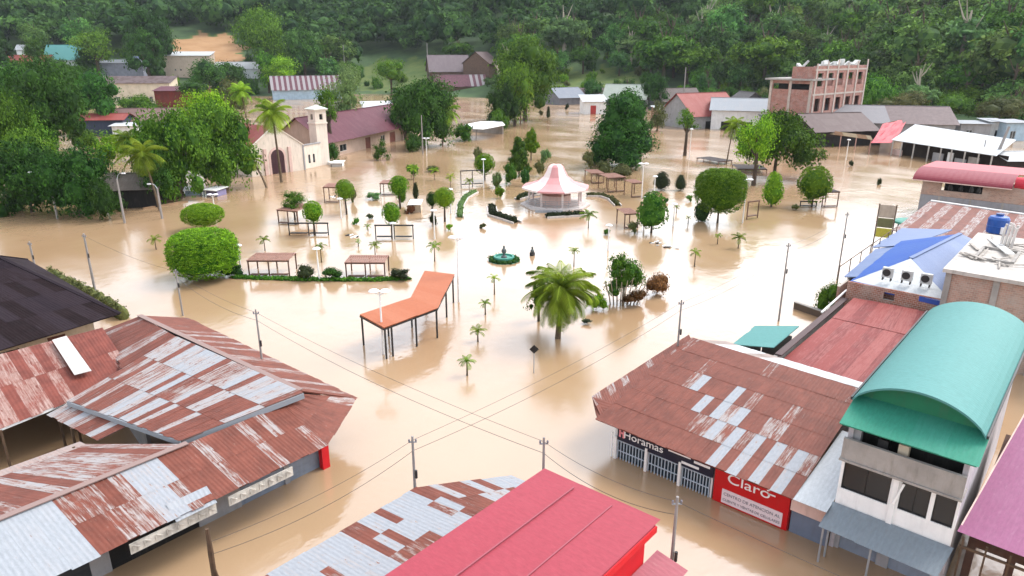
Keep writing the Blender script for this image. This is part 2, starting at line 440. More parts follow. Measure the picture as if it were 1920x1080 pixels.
def lobes_ragged(rs, k, flat=.85):
    out = []
    for i in range(k):
        z = rs.uniform(-.55, .95); q = math.sqrt(max(.05, 1 - z * z)) * rs.uniform(.45, .80); a = i * 2.4 + rs.uniform(-.4, .4); s = rs.uniform(.24, .42)
        out.append((math.cos(a) * q, math.sin(a) * q, z * .72 * flat, s, s, s * .8))
    out.append((0, 0, 0, .55, .55, .5 * flat)); return out
def lobes_round(rs, k, r=1.0, flat=.8, spread=.55):
    out = []
    for i in range(k):
        a = 2 * math.pi * (i + rs.rand() * .5) / k; q = spread * rs.uniform(.5, 1.1); s = rs.uniform(.42, .62)
        out.append((math.cos(a) * q * r, math.sin(a) * q * r, rs.uniform(-.38, .42) * flat * r, s * r, s * r, s * flat * r))
    out.append((0, 0, .12 * r, .62 * r, .62 * r, .62 * flat * r)); return out

# forest protos: crown of radius 1 scaled up; leaf masses sized for 250-600 m
def make_tree(name, label, cat, crown_me, trunk_me, loc, sc_=(1, 1, 1), rz=0, group=None, cz=0.0, cs=None):
    t = thing(name, label, cat, loc, rz, group); t.scale = sc_
    if trunk_me: link("trunk", trunk_me, t)
    c = link("crown", crown_me, t); c.location = (0, 0, cz)
    if cs: c.scale = cs
    return t
FKIND = []
for i in range(6):
    rs = np.random.RandomState(100 + i)
    if i < 3: lob = lobes_round(rs, 7 + i, 1, [.85, .7, 1.0][i], .62)
    elif i == 3: lob = [(math.cos(a) * q, math.sin(a) * q, z, .40, .40, .13) for a, q, z in [(0, .55, .1), (1.3, .6, .3), (2.4, .5, 0), (3.6, .6, .25), (4.6, .5, -.1), (5.5, .62, .15), (0, 0, .45)]]
    elif i == 4: lob = lobes_round(rs, 6, .8, 1.3, .5)
    else: lob = [(math.cos(a) * q, math.sin(a) * q, z, .36, .36, .2) for a, q, z in [(0, .5, -.5), (2, .55, -.35), (4, .5, -.2), (1, .5, .05), (3, .55, .2), (5, .45, .35), (0, 0, .55)]]
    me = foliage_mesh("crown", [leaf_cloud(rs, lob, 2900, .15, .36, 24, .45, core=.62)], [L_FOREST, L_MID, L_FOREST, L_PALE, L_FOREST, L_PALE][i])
    tm = trunk_mesh("trunk", rs, 2.1, .07, PALEBARK if i in (3, 5) else BARK, 4, .35)
    FKIND.append((me, tm))
FLABEL = ["broad dark green rainforest tree on the hillside behind the town", "low spreading green rainforest tree on the hillside behind the town",
          "tall rounded dark rainforest tree on the hillside behind the town", "flat layered umbrella tree in the rainforest behind the town",
          "narrow tall rainforest tree on the hillside behind the town", "pale green layered tree with light trunk in the rainforest"]
def make_forest():
    rs = np.random.RandomState(9); cand = []
    w = 225.0
    while w < 800:
        step = 12 + (w - 225) * .014
        t = -.86
        while t < .86:
            ww = w + rs.uniform(-.5, .5) * step; tt = t + rs.uniform(-.5, .5) * step / w
            x, y = HV * ww + RV * (tt * ww); z = ground_z(x, y)
            t += step / w
            if z < .6: continue
            u, v = px((x, y, z))
            if 315 < u < 460 and 60 < v < 170: continue
            if u < 490 and v > 112: continue
            if 790 < u < 930 and v > 128: continue
            if 1210 < u < 1320 and v > 172: continue
            if 1390 < u < 1620 and v > 172: continue
            if 665 < u < 835 and 105 < v < 185: continue
            if 1050 < u < 1205 and 142 < v < 185: continue
            if v < -70: continue
            cand.append((ww, x, y, z, u, v))
        w += step
    cand.sort(key=lambda c: c[0])
    far = []
    nthing = 0
    for ww, x, y, z, u, v in cand:
        k = int(rs.choice(6, p=[.27, .2, .2, .13, .13, .07])); r = rs.uniform(5.5, 9.0) if rs.rand() < .6 else rs.uniform(9, 13.5); edge = z < 3
        if edge: r *= .6
        h = (rs.uniform(.7, 1.15) * r) * (1.6 if k in (4, 5) else 1.0)
        if nthing < 250:
            me, tm = FKIND[k]
            make_tree("rainforest_tree", FLABEL[k], "tree", me, tm, (x, y, z + h * .0), (r, r, r * rs.uniform(.85, 1.2)), rs.uniform(0, 6.28), "rainforest trees on the hillside", 1.25 if not edge else .7)
            nthing += 1
        else: far.append((x, y, z, r * 1.12, k, rs.uniform(0, 6.28)))
    # the far upper slope reads as one mass of crowns
    protos = []
    for i in range(4):
        r2 = np.random.RandomState(300 + i)
        protos.append(leaf_cloud(r2, lobes_round(r2, 7, 1, .85, .6), 760, .24, .36, 20, .45, core=.7))
    parts = []
    for x, y, z, r, k, a in far:
        v, q, t, val = protos[k % 4]; ca, sa = math.cos(a), math.sin(a)
        vv = v * r * np.array([1, 1, rs.uniform(.8, 1.3)]); vv = np.stack([vv[:, 0] * ca - vv[:, 1] * sa + x, vv[:, 0] * sa + vv[:, 1] * ca + y, vv[:, 2] + z + r * rs.uniform(.8, 1.6)], axis=1)
        parts.append((vv, q, t, np.clip(val * rs.uniform(.5, 1.2), 0, 1)))
    if parts:
        o = link("distant_rainforest", foliage_mesh("distant_rainforest", parts, L_FOREST)); o["kind"] = "stuff"
        o["label"] = "mass of dark rainforest crowns on the upper slope"; o["category"] = "forest"
    print("forest", len(cand), "things", nthing, "stuff", len(far))
make_forest()

# ------------------------------------------------------------------ roofs and houses
RUSTY = Mroof("rusty_sheet", (.265, .28, .305), (.138, .041, .027), (.30, .24, .21), streak=.7, spec=.2)
REDRUST = Mroof("red_oxide_sheet", (.30, .24, .22), (.140, .036, .025), (.30, .18, .15), streak=.45, spec=.2)
GREYROOF = Mroof("grey_sheet", (.265, .285, .31), (.13, .06, .05), (.29, .29, .30), streak=.4)
CANOPYGREY = Mroof("canopy_grey_sheet", (.175, .205, .23), (.10, .08, .07), (.17, .19, .20), streak=.3)
WHITEROOF = Mroof("white_sheet", (.44, .46, .475), (.25, .20, .18), (.36, .35, .34), streak=.35)
REDPAINT = Mroof("bright_red_sheet", (.285, .042, .060), (.235, .032, .046), (.32, .07, .085), corr=.35, streak=.2, rough=.45, bmp=.04)
PINKPAINT = Mroof("faded_pink_sheet", (.28, .075, .095), (.22, .05, .065), (.30, .12, .13), streak=.3, bmp=.10)
CRIMSON = Mroof("crimson_sheet", (.205, .040, .036), (.145, .026, .025), (.28, .10, .09), corr=.45, streak=.45, bmp=.10)
TEAL = Mroof("teal_sheet", (.080, .225, .215), (.062, .185, .175), (.085, .23, .22), streak=.25, bmp=.06)
GREENP = Mroof("green_sheet", (.030, .20, .135), (.022, .15, .10), (.06, .23, .18), streak=.2, bmp=.06)
BLUEP = Mroof("blue_sheet", (.013, .070, .31), (.014, .05, .19), (.03, .09, .27), streak=.15, bmp=.10)
LBLUE = Mroof("pale_blue_sheet", (.13, .175, .30), (.10, .14, .25), (.18, .22, .33), streak=.3, bmp=.10)
PURPLE = Mroof("purple_sheet", (.235, .075, .155), (.19, .06, .125), (.27, .12, .20), streak=.25, bmp=.04)
MAROON = Mroof("maroon_sheet", (.088, .020, .034), (.07, .016, .024), (.12, .045, .055), streak=.35)
DARKROOF = Mroof("dark_tar_sheet", (.016, .011, .015), (.012, .007, .008), (.026, .018, .022), streak=.4, rough=.85, spec=.08)
BROWNROOF = Mroof("brown_sheet", (.085, .055, .055), (.06, .034, .03), (.12, .09, .085), streak=.4)
SALMON = Mroof("salmon_sheet", (.23, .052, .045), (.17, .036, .03), (.27, .10, .09), streak=.35)

def sheets(name, e0, e1, r1, r0, m, parent, f=None, sw=.95, sl=2.4, th=.05, seed=1, world=True, label=None):
    """roof slope laid in overlapping sheets; e0-e1 eave, r0-r1 ridge"""
    rs = np.random.RandomState(seed)
    e0, e1, r1, r0 = [Vector(p) for p in (e0, e1, r1, r0)]
    W = ((e1 - e0).length + (r1 - r0).length) / 2; L = ((r0 - e0).length + (r1 - e1).length) / 2
    nx, ny = max(1, round(W / sw)), max(1, round(L / sl))
    nrm = (e1 - e0).cross(r0 - e0)
    if nrm.length < 1e-6: nrm = (r1 - e0).cross(r0 - e0)
    nrm.normalize()
    if nrm.z < 0: nrm = -nrm
    pt = lambda a, b: (e0.lerp(e1, a)).lerp(r0.lerp(r1, a), b)
    mb = MB(); vals = []
    for i in range(nx):
        for j in range(ny):
            val = f(i, j, nx, ny, rs) if f else rs.uniform(0, .25)
            vals.append(val)
            a0, a1, b0, b1 = i / nx, (i + 1) / nx, j / ny, min(1, (j + 1.04) / ny)
            lo = .016 + rs.uniform(0, .008); hi = .004 + rs.uniform(0, .006)
            if j == 0: b0 = -rs.uniform(0, .05) / ny
            da = .06 / nx
            q = [pt(a0 - da * .3, b0) + nrm * lo, pt(a1 + da, b0) + nrm * (lo + .006), pt(a1 + da, b1) + nrm * (hi + .006), pt(a0 - da * .3, b1) + nrm * hi]
            ou, ov = rs.randint(0, 3) * .38, rs.uniform(0, 1.2)
            u0, u1, v0, v1 = a0 * W + ou, a1 * W + ou, b0 * L + ov, b1 * L + ov
            mb.quad(q, [(u0, v0), (u1, v0), (u1, v1), (u0, v1)], val)
    ma = float(np.mean(vals)); gx, gy = min(nx, 8), min(ny, 6); dn_ = nrm * .004; bt = nrm * (th + .004)
    for i in range(gx):
        for j in range(gy):
            c4 = [pt(i / gx, j / gy), pt((i + 1) / gx, j / gy), pt((i + 1) / gx, (j + 1) / gy), pt(i / gx, (j + 1) / gy)]
            mb.quad([p - dn_ for p in c4], a=ma); mb.quad([p - bt for p in c4[::-1]], a=ma)
    for (p, q) in ((e0, e1), (e1, r1), (r1, r0), (r0, e0)):
        if (p - q).length > 1e-4: mb.quad([p - dn_, p - bt, q - bt, q - dn_], a=ma)
    return mb.build(name, m, parent, world=world, label=label)
def ridge_cap(p0, p1, m, parent, w=.35, val=.3, world=True):
    mb = MB(); mb.bar(Vector(p0) + Vector((0, 0, .05)), Vector(p1) + Vector((0, 0, .05)), w, .06, val)
    return mb.build("ridge_cap", m, parent, world=world)
def vrust(p, lo=.05, hi=.55):
    return lambda i, j, nx, ny, rs: rs.uniform(.8, 1.05) if rs.rand() < p else rs.uniform(lo, hi)

PLASTER = M("cream_plaster", (.62, .54, .44), .85, .12, .8); WHITEW = M("white_plaster", (.72, .72, .72), .8, .1, .8)
GREYW = M("grey_plaster", (.38, .38, .39), .85, .15, .8); CONC = M("raw_concrete", (.40, .38, .36), .9, .2, .7, grime=.55)
PINKW = M("pink_plaster", (.66, .52, .48), .85, .1, .8); BLUEW = M("pale_blue_plaster", (.42, .52, .60), .85, .12, .8)
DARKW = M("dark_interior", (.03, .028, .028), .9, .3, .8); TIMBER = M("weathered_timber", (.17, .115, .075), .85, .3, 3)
BRICK = Mbrick("red_brick", (.36, .15, .10)); PALEBRICK = Mbrick("pale_brick", (.46, .30, .24), grime=.25)
STEEL = M("dark_steel", (.05, .048, .05), .5, .2, 2, grime=.15); GALV = M("galvanised_steel", (.42, .44, .46), .45, .15, 2, metal=.4, grime=.2)
GLASS = M("window_dark_glass", (.035, .045, .055), .12, .2, .5, grime=.05, spec=.6)
SHUTTER = M("roller_shutter", (.30, .34, .40), .5, .12, 1.5); WOODDOOR = M("wood_door", (.20, .075, .045), .6, .2, 2)
WHITEP = M("white_paint", (.78, .78, .77), .55, .06, 1.5, grime=.2); NAVY = M("navy_sign", (.018, .020, .060), .45, .1, 1, grime=.1)
SIGNRED = M("red_sign", (.56, .012, .025), .45, .06, 1, grime=.12); POLEC = M("pole_concrete", (.36, .34, .33), .85, .12, 1.5)
REDWALL = M("bright_red_wall", (.62, .018, .040), .6, .08, .7, grime=.2); MAROOND = M("maroon_door", (.085, .018, .035), .5, .15, 2, grime=.15)
LETTER = M("white_letter", (.82, .82, .82), .5, .02, 1, grime=0); LETGREY = M("grey_letter", (.28, .27, .30), .6, .02, 1, grime=0)
TARPBLUE = M("blue_plastic", (.035, .15, .42), .4, .12, 1.5, grime=.1); THATCH = M("thatch", (.19, .135, .085), .95, .35, 2)
YELLOW = M("yellow_paint", (.62, .46, .10), .6, .12, 1.5); TEALM = M("teal_plastic", (.10, .34, .28), .5, .15, 1.5)

def opening(kind, parent, c, w, h, along, m, world=True, frame=None, t=.06):
    """a window or door leaf set into an opening: c = centre (x,y,z) of the pane, along = unit 2D direction"""
    ax = Vector((along[0], along[1], 0)); c = Vector(c); mb = MB()
    if frame:
        fr = MB()
        for s in (-1, 1): fr.bar(c + ax * (w / 2 * s) - Vector((0, 0, h / 2)), c + ax * (w / 2 * s) + Vector((0, 0, h / 2)), .07, .10)
        fr.bar(c - ax * (w / 2) + Vector((0, 0, h / 2)), c + ax * (w / 2) + Vector((0, 0, h / 2)), .10, .07)
        fr.bar(c - ax * (w / 2) - Vector((0, 0, h / 2)), c + ax * (w / 2) - Vector((0, 0, h / 2)), .12, .08)
        if w > .9: fr.bar(c - Vector((0, 0, h / 2)), c + Vector((0, 0, h / 2)), .05, .05)
        o = fr.build(kind, frame, parent, world=world)
        mb.bar(c - ax * (w / 2 - .02), c + ax * (w / 2 - .02), t * .4, h - .04)
        p = mb.build("pane", m, o, world=world); return o
    mb.bar(c - ax * (w / 2), c + ax * (w / 2), t, h)
    return mb.build(kind, m, parent, world=world)

HOUSES = []
def house(name, label, cat, loc, rz, L, W, zw, zr, wm, rm, over=.7, f=None, ridge='x', doors=(), windows=(), group=None, seed=1, sw=1.2, sl=2.6, doorm=None):
    """L along local x, W along local y, front is local -y"""
    t = thing(name, label, cat, (loc[0], loc[1], loc[2] if len(loc) > 2 else 0), rz, group)
    HOUSES.append((loc[0], loc[1], max(L, W) * .6)); hx, hy = L / 2, W / 2; mb = MB(); th = .22
    hol = {'S': [], 'E': [], 'W': [], 'N': []}
    ends = {'S': ((-hx, -hy), (hx, -hy)), 'E': ((hx, -hy), (hx, hy)), 'N': ((hx, hy), (-hx, hy)), 'W': ((-hx, hy), (-hx, -hy))}
    for d in doors: hol[d[0]].append((d[1], d[1] + d[2], -1.6 + .01, d[3]))
    for w in windows: hol[w[0]].append((w[1], w[1] + w[3], w[2], w[2] + w[4]))
    for s, (a, b) in ends.items():
        a2, b2 = Vector(a), Vector(b); d = (b2 - a2).normalized()
        if s in 'EW': a2, b2 = a2 + d * th, b2 - d * th; hol[s] = [(h[0] - th, h[1] - th, h[2], h[3]) for h in hol[s]]
        mb.wall(a2, b2, -1.6, zw, th, hol[s])
    if ridge == 'x':
        for x in (-hx + .01, hx - .01): 
            mb.quad([(x, -hy, zw), (x, hy, zw), (x, 0, zr)] if x > 0 else [(x, hy, zw), (x, -hy, zw), (x, 0, zr)])
    elif ridge == 'y':
        for y in (-hy + .01, hy - .01): mb.quad([(hx, y, zw), (-hx, y, zw), (0, y, zr)] if y > 0 else [(-hx, y, zw), (hx, y, zw), (0, y, zr)])
    else:
        mb.wall((hx - .22, hy - .02), (-hx + .22, hy - .02), zw, zr - .05, th)
        for x in (-hx + .01, hx - .01): mb.quad([(x, -hy, zw), (x, hy, zw), (x, hy, zr)])
    mb.build("wall", wm, t)
    ox = over
    if ridge == 'x':
        k = (zr - zw) / hy; ze = zw - k * ox
        sheets("roof", (-hx - ox, -hy - ox, ze + .06), (hx + ox, -hy - ox, ze + .06), (hx + ox, 0, zr + .06), (-hx - ox, 0, zr + .06), rm, t, f, sw, sl, seed=seed, world=False)
        sheets("roof", (hx + ox, hy + ox, ze + .06), (-hx - ox, hy + ox, ze + .06), (-hx - ox, 0, zr + .06), (hx + ox, 0, zr + .06), rm, t, f, sw, sl, seed=seed + 1, world=False)
        ridge_cap((-hx - ox, 0, zr + .06), (hx + ox, 0, zr + .06), rm, t, world=False)
    elif ridge == 'y':
        k = (zr - zw) / hx; ze = zw - k * ox
        sheets("roof", (-hx - ox, hy + ox, ze + .06), (-hx - ox, -hy - ox, ze + .06), (0, -hy - ox, zr + .06), (0, hy + ox, zr + .06), rm, t, f, sw, sl, seed=seed, world=False)
        sheets("roof", (hx + ox, -hy - ox, ze + .06), (hx + ox, hy + ox, ze + .06), (0, hy + ox, zr + .06), (0, -hy - ox, zr + .06), rm, t, f, sw, sl, seed=seed + 1, world=False)
        ridge_cap((0, -hy - ox, zr + .06), (0, hy + ox, zr + .06), rm, t, world=False)
    else:
        k = (zr - zw) / W
        sheets("roof", (-hx - ox, -hy - ox, zw - k * ox + .06), (hx + ox, -hy - ox, zw - k * ox + .06), (hx + ox, hy + ox * .5, zr + k * ox * .5 + .06), (-hx - ox, hy + ox * .5, zr + k * ox * .5 + .06), rm, t, f, sw, sl, seed=seed, world=False)
    for kind, lst in (("door", doors), ("window", windows)):
        for q in lst:
            a, b = Vector(ends[q[0]][0]), Vector(ends[q[0]][1]); d = (b - a).normalized(); nin = Vector((-d.y, d.x)) * .12
            if kind == "door": s, w, z0, z1 = q[1], q[2], -1.59, q[3]
            else: s, w, z0, z1 = q[1], q[3], q[2], q[2] + q[4]
            c = a + d * (s + w / 2) + nin
            opening(kind, t, (c.x, c.y, (z0 + z1) / 2), w, z1 - z0, d, (doorm or WOODDOOR) if kind == "door" else GLASS, world=False, frame=None if kind == "door" else WHITEP)
    return t
def pix_house(name, label, uL, uR, vb, ve, vr, W, wm, rm, delta=0.0, hill=False, cat="house", **kw):
    """house whose front wall foot spans photo columns uL..uR at row vb, eave at row ve, ridge at row vr"""
    um = (uL + uR) / 2
    p = ray_ground(um, vb) if hill else P(um, vb)
    k = mpp(p); rz = YAW + delta; L = (uR - uL) * k / max(.5, math.cos(delta))
    back = Vector((-math.sin(rz), math.cos(rz), 0)); c = p + back * (W / 2)
    zw = ZV(p, ve) - p.z; kw2 = dict(kw)
    zr = (ZV(c if kw.get('ridge', 'x') != 'shed' else p + back * W, vr) - p.z)
    return house(name, label, cat, (c.x, c.y, p.z), rz, L, W, max(1.2, zw), max(zw + .3, zr), wm, rm, **kw2)

def text_mesh(body, size, extrude=.015):
    cu = bpy.data.curves.new("lettering", 'FONT'); cu.body = body; cu.size = size; cu.extrude = extrude; cu.align_x = 'CENTER'; cu.align_y = 'CENTER'
    o = bpy.data.objects.new("lettering", cu); COL.objects.link(o)
    dg = bpy.context.evaluated_depsgraph_get(); me = bpy.data.meshes.new_from_object(o.evaluated_get(dg))
    bpy.data.objects.remove(o); bpy.data.curves.remove(cu); return me
def lettering(body, size, c, along, m, parent, extrude=.015, wide=1.0, name="lettering"):
    """upright text centred at world point c, reading along the 2D direction"""
    me = text_mesh(body, size, extrude); a = Vector((along[0], along[1], 0)).normalized(); u = Vector((0, 0, 1)); nn = a.cross(u)
    mt = Matrix((a * wide, u, nn)).transposed().to_4x4(); mt.translation = Vector(c) - Vector(root_of(parent).location)
    me.transform(mt); me.materials.clear(); me.materials.append(m)
    return link(name, me, parent)
def posts(parent, pts, z0, z1, w, m, name="post"):
    for p in pts:
        mb = MB(); mb.box(p[0] - w / 2, p[0] + w / 2, p[1] - w / 2, p[1] + w / 2, z0, z1); mb.build(name, m, parent, world=True)

# ------------------------------------------------------------------ red roofed building at the bottom
def red_roof_building():
    t = thing("shop_building", "building under a large plain bright red metal roof at the bottom of the picture", "building", (-12, 11, 0))
    w = MB(); w.wall((-9.75, 1), (-9.75, 18.2), -1.6, 6.15, .2); w.wall((-9.97, 18.2), (-14.5, 18.2), -1.6, 6.15, .2); w.wall((-14.3, 17.98), (-14.3, 1), -1.6, 6.15, .2)
    w.build("wall", REDWALL, t, world=True)
    sheets("roof", (-14.75, 1, 6.35), (-14.62, 18.4, 6.35), (-9.55, 18.5, 6.45), (-9.55, 1, 6.45), REDPAINT, t, lambda i, j, nx, ny, rs: rs.uniform(0, .06), 6.0, 1.9, .16, 3)
    mb = MB()
    for x in (-11.3, -13.0): mb.bar((x, 1, 6.45), (x, 18.4, 6.45), .05, .03)
    mb.build("roof_seam", PINKPAINT, t, world=True)
    mb = MB(); mb.bar((-9.53, 1, 6.25), (-9.53, 18.5, 6.25), .05, .26); mb.bar((-14.65, 18.52, 6.2), (-9.5, 18.52, 6.25), .05, .24); mb.build("fascia", REDWALL, t, world=True)
    sheets("awning", (-8.55, 14, 4.55), (-8.55, 19.2, 4.55), (-9.7, 19.0, 4.95), (-9.7, 14, 4.95), PINKPAINT, t, None, 1, 1.3, .05, 5)
    mb = MB()
    for y in (14.2, 18.9): mb.bar((-8.62, y, -1.6), (-8.62, y, 4.5), .09)
    mb.build("awning_post", STEEL, t, world=True)
red_roof_building()
def patchy_low_building():
    t = thing("corner_building", "low building with patchy grey and rust sheet roof left of the bright red roof", "building", (-18, 12, 0))
    def f(i, j, nx, ny, rs):
        y = j
        y = 2.5 + 15.1 * (i + .5) / nx; p = (.6 if j <= 1 else .15) if y < 10.6 else (.45 if j == ny - 1 else .03) if y < 13.6 else .30
        return rs.uniform(.6, 1.0) if rs.rand() < p else rs.uniform(-.25, .12)
    sheets("roof", (-21.3, 2.5, 3.1), (-21.2, 17.6, 3.1), (-14.9, 17.6, 4.0), (-14.9, 2.5, 4.0), RUSTY, t, f, .42, 1.6, .06, 11)
    sheets("roof", (-21.2, 17.6, 3.1), (-18.6, 21.2, 3.05), (-14.9, 21.0, 3.5), (-14.9, 17.6, 4.0), RUSTY, t, vrust(.4, -.1, .25), .42, 1.5, .06, 12)
    w = MB(); w.wall((-20.7, 17.4), (-20.7, 2), -1.6, 3.0, .2); w.wall((-18.4, 20.4), (-20.55, 17.55), -1.6, 2.95, .2); w.wall((-15.1, 20.4), (-18.35, 20.4), -1.6, 2.95, .2); w.build("wall", GREYW, t, world=True)
patchy_low_building()

# ------------------------------------------------------------------ the rusty corner block on the left
def left_block():
    t = thing("market_hall", "long corner hall under patched rusty and grey corrugated roofs at lower left", "building", (-34, 14, 0))
    w = MB()
    w.wall((-30.2, -2), (-30.2, 18.6), -1.6, 2.75, .2, [(9.3, 13.3, -1.59, 2.1), (15.5, 18.0, -1.59, 2.2), (18.3, 20.4, -1.59, 2.2), (2.2, 8.5, -1.59, 2.3)])
    w.wall((-30.3, 18.8), (-32.4, 20.2), -1.6, 2.9, .2); w.wall((-32.6, 20.2), (-51.0, 20.2), -1.6, 2.9, .2)
    w.wall((-51.0, 20.0), (-51.0, 15.0), -1.6, 3.0, .2); w.wall((-36.8, 9.0), (-36.8, -2), -1.6, 2.6, .2); w.wall((-50.8, 14.0), (-38, 12.2), -1.6, 2.5, .2)
    w.build("wall", GREYW, t, world=True)
    for y0, y1, m in ((7.3, 11.3, DARKW), (13.5, 16.0, SHUTTER), (16.3, 18.4, SHUTTER), (.2, 6.5, M("dark_slate_shutter", (.07, .08, .09), .6, .2, 1))):
        mb = MB(); mb.box(-30.36, -30.28, y0, y1, -1.59, 2.15)
        for k in range(9): mb.box(-30.28, -30.265, y0 + .02, y1 - .02, -1.4 + k * .4, -1.37 + k * .4)
        mb.build("shutter", m, t, world=True)
    mb = MB(); mb.box(-30.19, -29.85, 18.15, 18.6, -1.6, 2.7); mb.build("corner_pillar", REDWALL, t, world=True, label="red corner pillar")
    zr, ze = 3.85, 2.55
    def fA(i, j, nx, ny, rs):
        y = 7.2 + (i + .5) / nx * 10.3
        if y < 8.7: return .95 if rs.rand() < .45 else .60
        if y < 9.6: return .95 if rs.rand() < .8 else .5
        if 9.6 < y < 11.4: return rs.uniform(0, .08) if j > 0 or rs.rand() < .7 else .6
        if y < 13.9: return .98 if rs.rand() < .72 else .55
        return .98 if rs.rand() < (.85 if j > 0 else .55) else .52
    sheets("roof", (-28.15, -1.5, ze), (-28.15, 6.4, ze), (-31.6, 5.9, zr), (-31.6, -1.5, zr), GREYROOF, t, lambda i, j, nx, ny, rs: rs.uniform(.0, .12), .95, 4, .05, 21, label="clean pale grey roof slope")
    sheets("roof", (-28.15, 6.4, ze), (-28.2, 17.5, ze), (-31.6, 17.0, zr), (-31.6, 5.9, zr), RUSTY, t, fA, .55, 1.75, .05, 22, label="rusty striped roof slope over the street")
    sheets("roof", (-28.2, 17.5, ze), (-31.3, 21.7, ze), (-31.65, 18.4, zr + .15), (-31.6, 17.0, zr), RUSTY, t, vrust(.88, .4, .6), .62, 1.8, .05, 23)
    sheets("roof", (-28.05, 9.55, 2.42), (-28.05, 11.35, 2.42), (-28.9, 11.35, 2.9), (-28.9, 9.55, 2.9), GREYROOF, t, None, .9, 1.2, .05, 29)
    # carved parapet boards hanging under the eave
    fb = MB()
    for y0, y1 in ((7.6, 11.4), (12.0, 15.4)):
        fb.bar((-28.2, y0, 2.05), (-28.2, y1, 2.05), .07, .50)
        n = int((y1 - y0) / .45)
        for k in range(n):
            y = y0 + (k + .5) * (y1 - y0) / n
            fb.bar((-28.15, y - .12, 1.92), (-28.15, y - .12, 2.2), .05); fb.bar((-28.15, y - .12, 2.2), (-28.15, y + .14, 2.02), .05)
    fb.build("fascia_board", M("peeling_fascia", (.58, .56, .52), .85, .3, 2.5, grime=.6), t, world=True)
    # back slope over the yard
    sheets("roof", (-37.3, 9.2, 2.75), (-37.3, -1.5, 2.75), (-31.6, -1.5, zr + .02), (-31.6, 11.8, zr + .02), RUSTY, t, vrust(.6, .35, .6), .55, 6, .05, 24, label="rusty roof slope facing the yard")
    sheets("roof", (-38.4, 9.1, 2.5), (-38.4, 5, 2.5), (-37.25, 5, 2.78), (-37.25, 9.1, 2.78), REDRUST, t, lambda i, j, nx, ny, rs: .1, .95, 1.3, .05, 25)
    # wing along the plaza street
    sheets("roof", (-31.3, 21.7, ze), (-51.8, 21.1, ze + .05), (-50.0, 17.15, 4.4), (-31.65, 18.3, 4.25), RUSTY, t, vrust(.7, .42, .62), .55, 4.5, .05, 26, label="rusty roof slope facing the plaza")
    sheets("roof", (-51.8, 14.9, 3.35), (-43.8, 13.6, 3.35), (-44.1, 17.1, 4.4), (-49.95, 17.1, 4.4), RUSTY, t, vrust(.8, .42, .62), .55, 4.5, .05, 27)
    def fI(i, j, nx, ny, rs):
        a, b = i / nx, j / ny
        if a < .28 and b < .62: return .8 if rs.rand() < .5 else .45
        if a > .55 and b < .34: return .95 if rs.rand() < .55 else .3
        if .42 < a < .6 and .3 < b < .8: return rs.uniform(.45, .85)
        return .75 if rs.rand() < .14 else rs.uniform(-.05, .32)
    sheets("roof", (-42.2, 9.9, 3.3), (-32.3, 11.9, 3.75), (-31.2, 18.2, 4.36), (-44.0, 17.05, 4.5), RUSTY, t, fI, .50, 2.7, .08, 28, label="raised pale grey roof slope with rust stripes")
    sheets("roof", (-42.6, 8.9, 2.7), (-37.2, 9.6, 2.85), (-36.8, 11.2, 3.3), (-42.5, 10.6, 3.15), RUSTY, t, vrust(.6, .1, .6), .62, 1.2, .05, 30)
    mb = MB(); mb.bar((-32.35, 11.95, 3.6), (-31.15, 18.2, 4.15), .08, .30); mb.bar((-42.2, 9.85, 3.15), (-32.3, 11.85, 3.6), .08, .26); mb.build("roof_upstand", GREYROOF, t, world=True)
    mb = MB(); mb.bar((-31.6, -1.5, zr + .05), (-31.6, 11.9, zr + .05), .34, .05, .5); mb.bar((-50, 17.1, 4.46), (-31.6, 18.3, 4.32), .34, .05, .5); mb.bar((-44.05, 17.0, 4.47), (-43.8, 13.6, 3.42), .2, .06, .6)
    mb.build("ridge_cap", RUSTY, t, world=True)
    posts(t, [(-37.6, 8.6), (-42.3, 9.3), (-39.8, 9.2)], -1.6, 2.75, .12, TIMBER)
left_block()
def yard_shed():
    t = thing("yard_shed", "rusty red sheet roof with one white panel on thin posts at left edge", "shed", (-47, 9, 0))
    def f(i, j, nx, ny, rs): return (.95 if rs.rand() < (.5 if i < nx * .72 and j == 0 else .93) else .5)
    sheets("roof", (-41.4, 1.0, 2.8), (-44.1, 14.1, 2.8), (-50.0, 14.6, 4.25), (-50.2, 1.0, 4.2), REDRUST, t, f, .6, 3.4, .06, 31)
    mb = MB(); a, b, c, d = [P(u, v, z) for u, v, z in ((140, 705, 3.45), (172, 697, 3.45), (125, 632, 4.35), (98, 640, 4.35))]
    mb.slab([a + Vector((0, 0, .08)), b + Vector((0, 0, .08)), c + Vector((0, 0, .10)), d + Vector((0, 0, .10))], .03); mb.build("skylight_panel", M("skylight_white", (.52, .50, .48), .6, .1), t, world=True)
    posts(t, [(-42.4, 6.6), (-43.1, 10.3), (-43.8, 13.4), (-41.9, 4.0)], -1.6, 2.75, .12, TIMBER)
    w = MB(); w.wall((-49.6, 14.2), (-49.6, 1), -1.6, 4.0, .15); w.build("wall", TIMBER, t, world=True)
    mb = MB(); mb.bar((-41.5, 1, 2.72), (-44.0, 14.0, 2.72), .08, .14); mb.build("eave_beam", WHITEP, t, world=True)
yard_shed()
